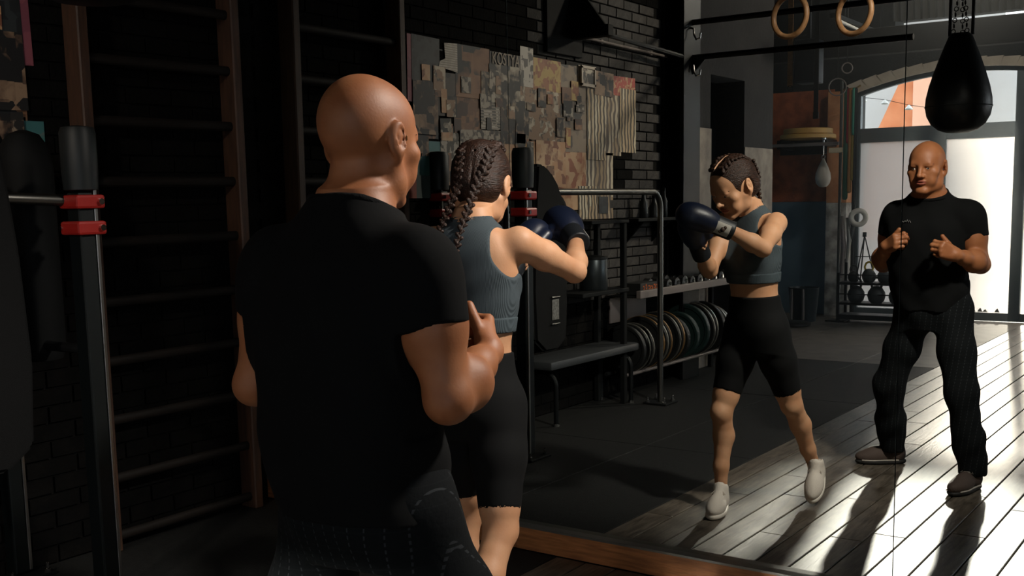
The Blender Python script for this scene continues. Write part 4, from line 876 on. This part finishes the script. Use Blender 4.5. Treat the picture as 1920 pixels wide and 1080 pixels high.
M_skin_m = skin_mat('tanned_skin', '#a06742', '#8f5633', .56); M_skin_w = skin_mat('light_tan_skin', '#c59673', '#b98662', .58)
M_lip = mat('lips', '#8f4f40', .45); M_eye = mat('eye_white', '#c9c2ba', .2); M_iris = mat('iris', '#2b1d14', .15); M_brow = mat('brow_hair', '#33231a', .8)
M_tee = mat('black_cotton', '#090a0b', .9, bump=.25, bscale=14, detail=3, spec=.15)

def face_extras(root, body, f, browr=.0035, man=True):
    """Lips by region on the body's own faces; eyes and brows are small parts."""
    me = body.data; me.materials.append(M_lip); off = np.array(wloc(root))
    co = np.empty(len(me.polygons) * 3); me.polygons.foreach_get('center', co); co = co.reshape(-1, 3) + off; q = (co - f.c) @ f.R / f.k
    lips = (((q[:, 0] / .024) ** 2 + ((q[:, 2] + .063) / .0115) ** 2) < 1) & (q[:, 1] > .08)
    mi = np.zeros(len(me.polygons), np.int32); mi[lips] = 1; me.polygons.foreach_set('material_index', mi); me.update()
    for s in (-1, 1):
        e = part('eye', MB().ball(f(s * .031, .0795, .0008), .0125 * f.k, 14), M_eye, root, smooth=True)
        part('iris', MB().ball(f(s * .0325, .0868, .0002), .0058 * f.k, 10), M_iris, e, smooth=True)
        mb = MB(); pts = [f(s * (.012 + .0085 * i), .0955 - .0006 * i * i * 1.4, .0195 + .002 * math.sin(i * .7)) for i in range(6)]
        mb.tube(pts, [browr * f.k * (1 - .12 * i) for i in range(6)], 6); part('eyebrow', mb, M_brow, root, smooth=True)

# ------------------------------------------------------------------ the trainer
mroot = thing('person', 'bald man in black t-shirt standing with raised fists behind the woman', 'person', (2.79, -2.25, 0))
def man():
    a = -.06; hf = Fr((2.793, -2.182, 1.699), frame_fwd((math.sin(a), math.cos(a), -.10)), 1.15)
    TR = frame_fwd((.04, 1, 0)); to = np.array((2.79, -2.255, 0))
    TS = [(.84, .17, .125, .045, 0), (.92, .187, .15, .035, -.012), (1.0, .19, .155, .022, -.015), (1.1, .193, .155, .004, -.012), (1.2, .198, .155, -.006, -.006), (1.3, .208, .153, -.004, -.002), (1.38, .208, .142, .0, 0), (1.45, .19, .112, .002, -.004), (1.5, .135, .09, .003, .003), (1.55, .09, .083, .003, .018), (1.59, .078, .08, .003, .03)]
    Rs, Re, Rw = np.array((2.995, -2.265, 1.44)), np.array((3.062, -2.268, 1.178)), np.array((2.992, -2.035, 1.238))
    Ls, Le, Lw = np.array((2.615, -2.285, 1.44)), np.array((2.538, -2.30, 1.172)), np.array((2.607, -2.095, 1.272))
    Rd = np.array((2.903, -1.92, 1.292)) - Rw; Ld = np.array((2.695, -2.02, 1.318)) - Lw
    # --- body, one mesh
    B = SDF((2.30, -2.62, .0), (3.30, -1.72, 1.87), .0045)
    B.loft(TS, to, TR, .02, inf=-.012)
    B.cone((2.793, -2.235, 1.50), (2.793, -2.205, 1.64), .070, .066, .05)
    for sx in (-1, 1): B.cone((2.793 + sx * .045, -2.25, 1.53), (2.793 + sx * .15, -2.265, 1.45), .045, .045, .05)
    head(B, hf, True)
    def arm(s, e, w, k):
        d = unit(e - s); g = unit(w - e)
        limb(B, [(s, .068), (s + (e - s) * .45, .058), (e, .044)], .03); B.ell(s + (e - s) * .42 + np.array((0, .012, 0)), (.056, .06, .09), .04)
        B.cone(e, e - unit(g) * .012, .040, .034, .02)
        limb(B, [(e, .045), (e + (w - e) * .3, .052), (e + (w - e) * .7, .037), (w, .029)], .025); B.ell(e + (w - e) * .32 + np.array((k * .012, 0, .004)), (.05, .05, .05), .035)
        B.cone(w, w + g * .02, .0295, .026, .015, flat=None)
    arm(Rs, Re, Rw, 1); arm(Ls, Le, Lw, -1)
    cu = [(62, 80, 45), (68, 85, 48), (72, 88, 50), (76, 88, 50)]
    TH = [(.018, .016, -.012), (.040, .046, -.024), (.052, .066, -.033), (.063, .080, -.038)]
    hand(B, Rw, Rd, (.75, .66, .0), 1, cu, TH, 1.12)
    cl = [(48, 80, 45), (56, 85, 48), (62, 88, 50), (66, 88, 50)]
    hand(B, Lw, Ld, (-.62, .77, .05), -1, cl, TH, 1.12)
    # legs inside the trousers
    Rh, Rk, Ra = np.array((2.93, -2.25, .93)), np.array((3.025, -2.10, .505)), np.array((3.10, -2.085, .10))
    Lh, Lk, La = np.array((2.735, -2.27, .93)), np.array((2.59, -2.29, .49)), np.array((2.575, -2.44, .10))
    for h_, k_, a_ in ((Rh, Rk, Ra), (Lh, Lk, La)): limb(B, [(h_, .085), (k_, .058), (k_ + (a_ - k_) * .3, .055), (a_, .04)], .03)
    body = spart('body', B, M_skin_m, mroot); face_extras(mroot, body, hf)
    # --- t-shirt
    T = SDF((2.36, -2.48, .86), (3.24, -2.02, 1.62), .0048)
    T.loft(TS[1:11], to, TR, .02, inf=.013, zlo=.93, zhi=1.59)
    for s, e in ((Rs, Re), (Ls, Le)): T.cone(np.array((2.793, -2.25, 1.515)) + (s - np.array((2.793, -2.25, 1.515))) * .22, s + np.array((0, 0, -.012)), .062, .068, .05)
    for s, e in ((Rs, Re), (Ls, Le)):
        d = unit(e - s); T.cone(s + np.array((0, 0, .0)), s + (e - s) * .58, .078, .072, .05); T.half(s + (e - s) * .58, d, .004) if False else None
    for s, e, hb, sx in ((Rs, Re, .47, 1), (Ls, Le, .42, -1)):
        d = unit(e - s); c = s + (e - s) * hb; lo = np.array((3.0 if sx > 0 else 2.37, -2.47, 1.1)); hi = np.array((3.23 if sx > 0 else 2.585, -2.04, 1.42))
        T.cut(c, d, lo, hi); T.cone(c - d * .01, c + d * .2, .062, .060, .004, 's')
    T.noise(lambda x, y, z: .0028 * np.sin(z * 38 + 3 * np.sin(x * 14) + y * 9) * np.clip((1.34 - z) * 4, 0, 1) + .0016 * np.sin(x * 45 + z * 30 + y * 22))
    T.cut((2.79, -2.225, 1.560), (0, .06, .15), (2.62, -2.5, 1.50), (2.96, -2.0, 1.62)); T.half((0, 0, .90), (0, 0, -1), .004)
    tee = spart('t_shirt', T, M_tee, mroot, 'black short sleeved t-shirt')
    C_ = SDF((2.62, -2.40, 1.45), (2.97, -2.06, 1.64), .004)
    C_.loft(TS[6:], to, TR, .01, inf=.0165, zlo=1.46, zhi=1.59); C_.loft(TS[6:], to, TR, .002, 's', inf=.006)
    C_.half((2.79, -2.225, 1.563), (0, .06, .15)); C_.half((2.79, -2.225, 1.546), (0, -.06, -.15))
    part('collar', C_.mesh('collar', tuple(mroot.location)), mat('black_rib', '#0a0b0c', .9, bump=.3, bscale=200, spec=.15), tee)
    lg = MB()
    P = [(0, 0), (.006, .012), (.012, .002), (.018, .016), (.024, .004), (.03, .01), (.038, .003), (.045, .008)]
    lg.tube([(2.735 - a_, -2.108 + .0 * a_, 1.405 + b_) for a_, b_ in P], .0022, 5)
    part('chest_mark', lg, mat('grey_print', '#6e6e6c', .7), tee, 'small grey scribbled chest mark')
    # --- trousers
    K = SDF((2.32, -2.60, .03), (3.30, -1.88, 1.06), .0065)
    K.loft([(.80, .155, .11, .045, 0)] + TS[1:4], to, TR, .02, inf=.004, zlo=.82, zhi=1.03)
    for h_, k_, a_ in ((Rh, Rk, Ra), (Lh, Lk, La)):
        limb(K, [(h_, .102), (h_ + (k_ - h_) * .5, .092), (k_, .08), (k_ + (a_ - k_) * .6, .077), (a_ + np.array((0, 0, .0)), .074)], .045)
    K.noise(lambda x, y, z: .004 * np.sin(z * 46 + 4 * np.sin(x * 11) + y * 13) * np.clip((.62 - z) * 3, .15, 1) + .002 * np.sin(x * 40 + z * 22))
    for a_ in (Ra, La): K.cone(a_ + np.array((0, 0, .02)), a_ - np.array((0, 0, .1)), .055, .06, .004, 's')
    K.half((0, 0, .075), (0, 0, -1), .004)
    m = mat('dark_check_trousers', '#0e1113', .9, bump=.15, bscale=60, spec=.15); nt = m.node_tree; N = nt.nodes.new; L = nt.links.new; bs_ = nt.nodes['Principled BSDF']
    tc = N('ShaderNodeTexCoord'); sx = N('ShaderNodeSeparateXYZ'); L(tc.outputs['Object'], sx.inputs[0])
    def mth(op, a_, b_=None):
        n = N('ShaderNodeMath'); n.operation = op
        for i, q in enumerate((a_, b_)):
            if q is None: continue
            if isinstance(q, (int, float)): n.inputs[i].default_value = q
            else: L(q, n.inputs[i])
        return n.outputs[0]
    hx = mth('ADD', mth('MULTIPLY', sx.outputs[0], 1.0), mth('MULTIPLY', sx.outputs[1], -.12)); hx = mth('ADD', hx, mth('MULTIPLY', sx.outputs[2], -.12))
    ln = mth('LESS_THAN', mth('FRACT', mth('MULTIPLY', hx, 34.0)), .09); ds = mth('LESS_THAN', mth('FRACT', mth('MULTIPLY', sx.outputs[2], 62.0)), .55)
    hl = mth('MULTIPLY', mth('LESS_THAN', mth('FRACT', mth('MULTIPLY', sx.outputs[2], 24.0)), .05), .12)
    fac = mth('MULTIPLY', mth('MAXIMUM', mth('MULTIPLY', ln, ds), hl), .15)
    mx = N('ShaderNodeMix'); mx.data_type = 'RGBA'; mx.inputs[6].default_value = lin('#0e1113'); mx.inputs[7].default_value = lin('#70757a'); L(fac, mx.inputs[0]); L(mx.outputs[2], bs_.inputs['Base Color'])
    spart('trousers', K, m, mroot, 'dark loose trousers with a fine pale check')
    # --- shoes
    Mu, Ms, Ml = mat('brown_grey_suede', '#4a3d37', .8, bump=.2, bscale=200), mat('dark_sole', '#232221', .7), mat('grey_laces', '#77706a', .8)
    for toe, heel, nm in (((3.045, -1.845), (3.115, -2.135), 'R'), ((2.395, -2.33), (2.64, -2.485), 'L')):
        d = np.array((toe[0] - heel[0], toe[1] - heel[1], 0)); L_ = float(np.linalg.norm(d)); f = Fr((heel[0], heel[1], 0.0), frame_fwd(d), 1.0)
        lo = np.minimum((*toe, 0), (*heel, 0)) - .09; hi = np.maximum((*toe, .2), (*heel, .2)) + .09; lo[2] = -.03
        U = SDF(lo, hi, .0045); O = SDF(lo, hi, .0045); shoe(U, O, f, L_)
        u = part('shoe', U.mesh('shoe', tuple(mroot.location)), Mu, mroot, 'brown grey trainer'); part('sole', O.mesh('sole', tuple(mroot.location)), Ms, u)
        part('laces', lace_mb(f, L_), Ml, u, smooth=True); part('midsole_stripe', MB().tube([f(s_, y, .0265) for s_, y in ((.041, .05), (.042, .12), (.047, .17), (.051, L_ - .09), (.038, L_ - .03))], .004, 6).tube([f(-s_, y, .0265) for s_, y in ((.041, .05), (.042, .12), (.047, .17), (.051, L_ - .09), (.038, L_ - .03))], .004, 6), mat('pale_midsole', '#b3aca3', .6), u, smooth=True)
man()

# ------------------------------------------------------------------ the boxer
wroot = thing('person', 'woman with braided hair in grey crop top and navy boxing gloves near the mirror', 'person', (2.28, -1.08, 0))
def woman():
    a = -.42; hf = Fr((2.203, -.997, 1.607), frame_fwd((math.sin(a), math.cos(a), -.58), (.03, 0, 1)), 1.13)
    TR = frame_fwd((-.30, .95, 0)); ax = unit((-.035, .045, 1)); TR = np.stack([unit(np.cross(TR[:, 1], ax)), unit(np.cross(ax, np.cross(TR[:, 1], ax))), ax], 1)
    to = np.array((2.297, -1.182, 0))
    TS = [(.80, .13, .10, 0, 0), (.88, .147, .122, 0, -.01), (.95, .142, .118, 0, -.008), (1.03, .127, .098, 0, 0), (1.09, .121, .09, 0, .004), (1.17, .132, .095, 0, .006), (1.26, .145, .104, 0, .01), (1.34, .152, .103, 0, .004), (1.41, .148, .09, 0, -.004), (1.46, .115, .074, 0, -.004), (1.50, .07, .058, 0, .006), (1.54, .052, .055, 0, .018)]
    Rs, Re, Rw = np.array((2.395, -1.06, 1.428)), np.array((2.437, -.795, 1.318)), np.array((2.335, -.622, 1.412))
    Ls, Le, Lw = np.array((2.105, -1.125, 1.43)), np.array((2.118, -.915, 1.205)), np.array((2.142, -.765, 1.30))
    Rh, Rk, Ra = np.array((2.34, -1.12, .90)), np.array((2.42, -1.23, .525)), np.array((2.462, -1.46, .165))
    Lh, Lk, La = np.array((2.19, -1.165, .90)), np.array((2.135, -1.03, .495)), np.array((2.135, -1.03, .10))
    B = SDF((1.95, -1.62, -.02), (2.70, -.44, 1.77), .0045)
    B.loft(TS, to, TR, .02)
    for s in (-1, 1): B.ell(to + TR @ np.array((s * .07, .085, 1.285)), (.058, .05, .055), .04)
    nk = to + TR @ np.array((0, -.0, 1.47)); B.cone(nk, hf(0, -.02, -.06), .055, .05, .035)
    head(B, hf, False)
    for s, e, w in ((Rs, Re, Rw), (Ls, Le, Lw)):
        limb(B, [(s, .052), (s + (e - s) * .45, .045), (e, .036)], .03)
        limb(B, [(e, .037), (e + (w - e) * .3, .04), (w, .026)], .02)
    g = unit(Rw - Re); hand(B, Rw, g + np.array((-.25, .1, 0)), (.5, .5, .7), 1, [(70, 88, 50)] * 4, [(.018, .016, -.012), (.04, .046, -.03), (.036, .07, -.045), (.02, .078, -.052)], .72)
    g2 = unit(Lw - Le); hand(B, Lw, g2 + np.array((.0, .1, .1)), (-.7, .5, .1), -1, [(70, 88, 50)] * 4, [(.018, .016, -.012), (.04, .046, -.03), (.036, .07, -.045), (.02, .078, -.052)], .72)
    def leg(h_, k_, a_, back):
        limb(B, [(h_, .085), (h_ + (k_ - h_) * .4, .077), (h_ + (k_ - h_) * .8, .059), (k_, .051)], .035)
        cm = k_ + (a_ - k_) * .32 + np.array(back); limb(B, [(k_, .049), (cm, .050), (k_ + (a_ - k_) * .7, .036), (a_, .030)], .025)
        B.ell(k_ + np.array((0, .032, .0)), (.034, .03, .04), .03)
        B.cone(a_ + np.array((.0, -.012, -.03)), a_, .03, .028, .02)
    leg(Rh, Rk, Ra, (0, -.018, .0)); leg(Lh, Lk, La, (0, -.03, 0))
    body = spart('body', B, M_skin_w, wroot); face_extras(wroot, body, hf, .0028, False)
    # --- hair with a parting, two long braids
    M_hair = mat('dark_brown_hair', '#1d110b', .48, col2='#362015', scale=4, bump=.6, bscale=5, stretch=(40, 7, 40), spec=.35)
    H = SDF(hf.c - .16, hf.c + .16, .004); R = hf.R
    def E(c, r, kk, op='u'): H.ell(hf(*c), np.array(r) * hf.k, kk, op, R)
    E((0, -.016, .033), (.086, .108, .099), .01); E((0, -.055, -.03), (.074, .064, .058), .03)
    E((0, .085, -.055), (.075, .06, .098), .012, 's'); E((0, .12, -.03), (.10, .07, .085), .01, 's'); 
    for s in (-1, 1): E((s * .095, -.004, -.022), (.04, .044, .056), .008, 's')
    E((0, -.02, -.14), (.13, .12, .058), .01, 's')
    H.cone(hf(0, .075, .115), hf(0, -.02, .139), .0035, .0035, .004, 's'); H.cone(hf(0, -.02, .139), hf(0, -.128, .04), .0035, .0035, .004, 's'); H.cone(hf(0, -.128, .04), hf(0, -.115, -.05), .0035, .0035, .004, 's')
    hair = spart('hair', H, M_hair, wroot, 'dark brown hair with a centre parting')
    part('parting', MB().tube([hf(0, .062, .116), hf(0, .03, .1265), hf(0, -.02, .1305), hf(0, -.07, .112), hf(0, -.112, .06)], .0035, 6), M_skin_w, hair, smooth=True)
    def braid(path, r0, r1, root, nlump):
        path = [np.array(p_) for p_ in path]; seg = [np.linalg.norm(b - a_) for a_, b in zip(path[:-1], path[1:])]; tot = sum(seg)
        lo = np.min(path, 0) - .05; hi = np.max(path, 0) + .05; D = SDF(lo, hi, .0028)
        def at(u):
            d = u * tot
            for i, s_ in enumerate(seg):
                if d <= s_ or i == len(seg) - 1: return path[i] + (path[i + 1] - path[i]) * min(1, d / s_), unit(path[i + 1] - path[i])
                d -= s_
        outp = hf.c
        for i in range(nlump):
            u = (i + .5) / nlump; p_, t = at(u); n_ = unit(np.cross(t, p_ - outp)); r = r0 + (r1 - r0) * u
            for s in (-1, 1):
                dirv = unit(t * .8 + n_ * s * -.75); c = p_ + n_ * s * r * .42 + t * (tot / nlump * .25 * (s)); D.cone(c - dirv * r * .6, c + dirv * r * .6, r * .56, r * .46, .0025)
        return D
    tn = TR; back = lambda x, y, z: to + tn @ np.array((x, y, z))
    rp = [hf(.03, .055, .105), hf(.04, .0, .128), hf(.042, -.06, .112), hf(.044, -.108, .055), hf(.036, -.116, -.01), hf(.016, -.108, -.06), back(-.005, -.085, 1.46), back(-.012, -.115, 1.40), back(-.012, -.128, 1.36)]
    lp_ = [hf(-.03, .055, .105), hf(-.04, .0, .128), hf(-.042, -.06, .112), hf(-.044, -.108, .055), hf(-.042, -.112, -.01), hf(-.04, -.1, -.06), back(-.075, -.08, 1.47), back(-.09, -.1, 1.41), back(-.095, -.115, 1.36)]
    M_tip = mat('light_brown_hair_tip', '#8a5a34', .45, bump=.4, bscale=40, wave='X')
    for pth in (rp, lp_):
        b_ = spart('braid', braid(pth, .0185, .0105, None, 27), M_hair, wroot)
        e = pth[-1]; D = SDF(e - .06 - np.array((0, 0, .06)), e + .05, .0025)
        rr_ = np.random.default_rng(4)
        for i in range(9):
            o_ = rr_.normal(0, .0045, 3); D.cone(e + o_ * .5, e + np.array((o_[0] * 2.2, -.002 + o_[1], -.075 - abs(o_[2]) * 3)), .0055, .0022, .002)
        part('braid_tip', D.mesh('braid_tip', tuple(wroot.location)), M_tip, b_, 'lighter brown braid tip'); part('hair_tie', MB().torus(e, .009, .004, (0, 0, 1), 14, 6), M_black, b_, smooth=True)
    # --- crop top
    M_top = mat('grey_rib_knit', '#414a4f', .9, spec=.2, bump=.22, bscale=95, wave='X')
    T = SDF((2.02, -1.42, 1.08), (2.58, -.86, 1.56), .0045)
    T.loft(TS[3:], to, TR, .02, inf=.0075, zlo=1.145, zhi=1.515)
    for s in (-1, 1): T.ell(to + TR @ np.array((s * .07, .085, 1.285)), (.064, .057, .061), .04)
    for s in (1, -1):
        T.ell(to + TR @ np.array((s * .185, -.05, 1.43)), (.098, .14, .125), .006, 's', TR); T.ell(to + TR @ np.array((s * .178, .06, 1.44)), (.085, .12, .125), .006, 's', TR)
    T.loft(TS[8:], to, TR, .003, 's', inf=.001, zlo=1.492, zhi=1.6)
    T.noise(lambda x, y, z: .0013 * np.sin(z * 60 + 4 * np.sin(x * 12) + y * 10))
    top = spart('crop_top', T, M_top, wroot, 'grey ribbed sleeveless crop top')
    Bd = SDF((2.05, -1.40, 1.1), (2.56, -.9, 1.24), .0045); Bd.loft(TS[3:8], to, TR, .02, inf=.0105, zlo=1.14, zhi=1.19); part('hem_band', Bd.mesh('hem_band', tuple(wroot.location)), mat('grey_rib_band', '#414b50', .9, spec=.2, bump=.2, bscale=95, wave='X'), top)
    # --- shorts
    K = SDF((2.0, -1.42, .55), (2.62, -.84, 1.12), .005)
    K.loft([(.79, .14, .10, 0, 0)] + TS[1:5], to, TR, .02, inf=.007, zlo=.80, zhi=1.075)
    for h_, k_ in ((Rh, Rk), (Lh, Lk)): limb(K, [(h_, .094), (h_ + (k_ - h_) * .4, .086), (h_ + (k_ - h_) * .85, .067)], .035)
    for h_, k_, z in ((Rh, Rk, .615), (Lh, Lk, .62)):
        p_ = h_ + (k_ - h_) * ((.9 - z) / (.9 - k_[2])); d = unit(k_ - h_); K.cone(p_ + d * .09, p_ + d * .2, .092, .092, .003, 's')
    spart('shorts', K, mat('black_stretch', '#090a0b', .85, spec=.2), wroot, 'tight black cycling shorts')
    # --- gloves
    M_gl = mat('navy_glove_leather', '#161f35', .4, spec=.6, bump=.08, bscale=60); M_cuff = mat('black_glove_cuff', '#14181d', .5)
    def glove(w, ctr, d, pal, side, vis):
        d = unit(d); n = unit(np.array(pal) - d * (np.array(pal) @ d)); sdir = np.cross(d, n) * side; R_ = np.stack([np.cross(d, n), d, n], 1); c = np.array(ctr)
        G = SDF(c - .2, c + .2, .0045)
        G.ell(c + d * .015, (.066, .085, .06), .02, 'u', R_); G.ell(c + d * .055 + n * .012, (.062, .055, .052), .03, 'u', R_); G.ell(c - d * .05, (.048, .06, .045), .04, 'u', R_)
        G.cone(c - d * .03 + sdir * .05 + n * .03, c + d * .045 + sdir * .052 + n * .045, .027, .024, .012)
        g_ = spart('boxing_glove', G, M_gl, wroot, 'navy boxing glove')
        C2 = SDF(np.minimum(w, c) - .14, np.maximum(w, c) + .14, .0045); C2.cone(c - d * .075, np.array(w) - d * .03, .045, .044, .01); C2.half(np.array(w) - d * .03, -d, .004); C2.half(c - d * .065, d, .004)
        part('cuff', C2.mesh('cuff', tuple(wroot.location)), M_cuff, g_)
        if vis is not None:
            v = unit(np.array(vis) - d * (np.array(vis) @ d)); u_ = np.cross(d, v); cc = np.array(w) * .5 + (c - d * .075) * .5 + v * .0
            mb = MB(); N_ = 8; vs = []; fs = []
            for i in range(N_ + 1):
                an = -.62 + 1.24 * i / N_
                for s_ in (-.033, .033):
                    for rr_ in (.044, .0485): vs.append(cc + d * s_ + (v * math.cos(an) + u_ * math.sin(an)) * rr_)
            for i in range(N_):
                a_ = i * 4; fs += [(a_ + 1, a_ + 3, a_ + 7, a_ + 5), (a_, a_ + 4, a_ + 6, a_ + 2), (a_, a_ + 1, a_ + 5, a_ + 4), (a_ + 2, a_ + 6, a_ + 7, a_ + 3)]
            fs += [(0, 2, 3, 1), (N_ * 4, N_ * 4 + 1, N_ * 4 + 3, N_ * 4 + 2)]
            part('label_patch', mb.add(vs, fs), mat('white_patch', '#b9b4ab', .5), g_, 'white cuff patch with a dark emblem', smooth=True)
            e_ = MB()
            for (q, r_) in ((0, .012), (-.012, .008), (.012, .008)): e_.ball(cc + v * .046 + d * q * .6 + u_ * q, r_, 10, (1, 1, 1))
            part('emblem', e_, mat('emblem_ink', '#4b3a30', .6), g_, smooth=True)
    glove(Rw, (2.243, -.545, 1.462), np.array((2.243, -.545, 1.462)) - Rw, (-.5, .0, -.8), 1, (.25, .9, -.1))
    glove(Lw, (2.152, -.668, 1.398), np.array((2.152, -.668, 1.398)) - Lw, (.6, .3, -.5), -1, None)
    # --- shoes
    Mu, Ms, Ml = mat('off_white_knit', '#cfc7bd', .8, bump=.25, bscale=220), mat('off_white_sole', '#d9d3c9', .6), mat('pale_laces', '#bdb5aa', .8)
    for toe, heel in (((2.508, -1.296, .012), (2.47, -1.50, .12)), ((2.19, -.80, 0), (2.135, -1.055, 0))):
        d = np.array(toe) - np.array(heel); L_ = max(.245, float(np.linalg.norm(d))); d = unit(d); heel = np.array(toe) - d * L_; f = Fr(heel, frame_fwd(d), 1.0)
        lo = np.minimum(toe, heel) - .1; hi = np.maximum(toe, heel) + .16
        U = SDF(lo, hi, .0045); O = SDF(lo, hi, .0045); shoe(U, O, f, L_, .9)
        u = part('shoe', U.mesh('shoe', tuple(wroot.location)), Mu, wroot, 'off white trainer'); part('sole', O.mesh('sole', tuple(wroot.location)), Ms, u); part('laces', lace_mb(f, L_, 4), Ml, u, smooth=True)
woman()
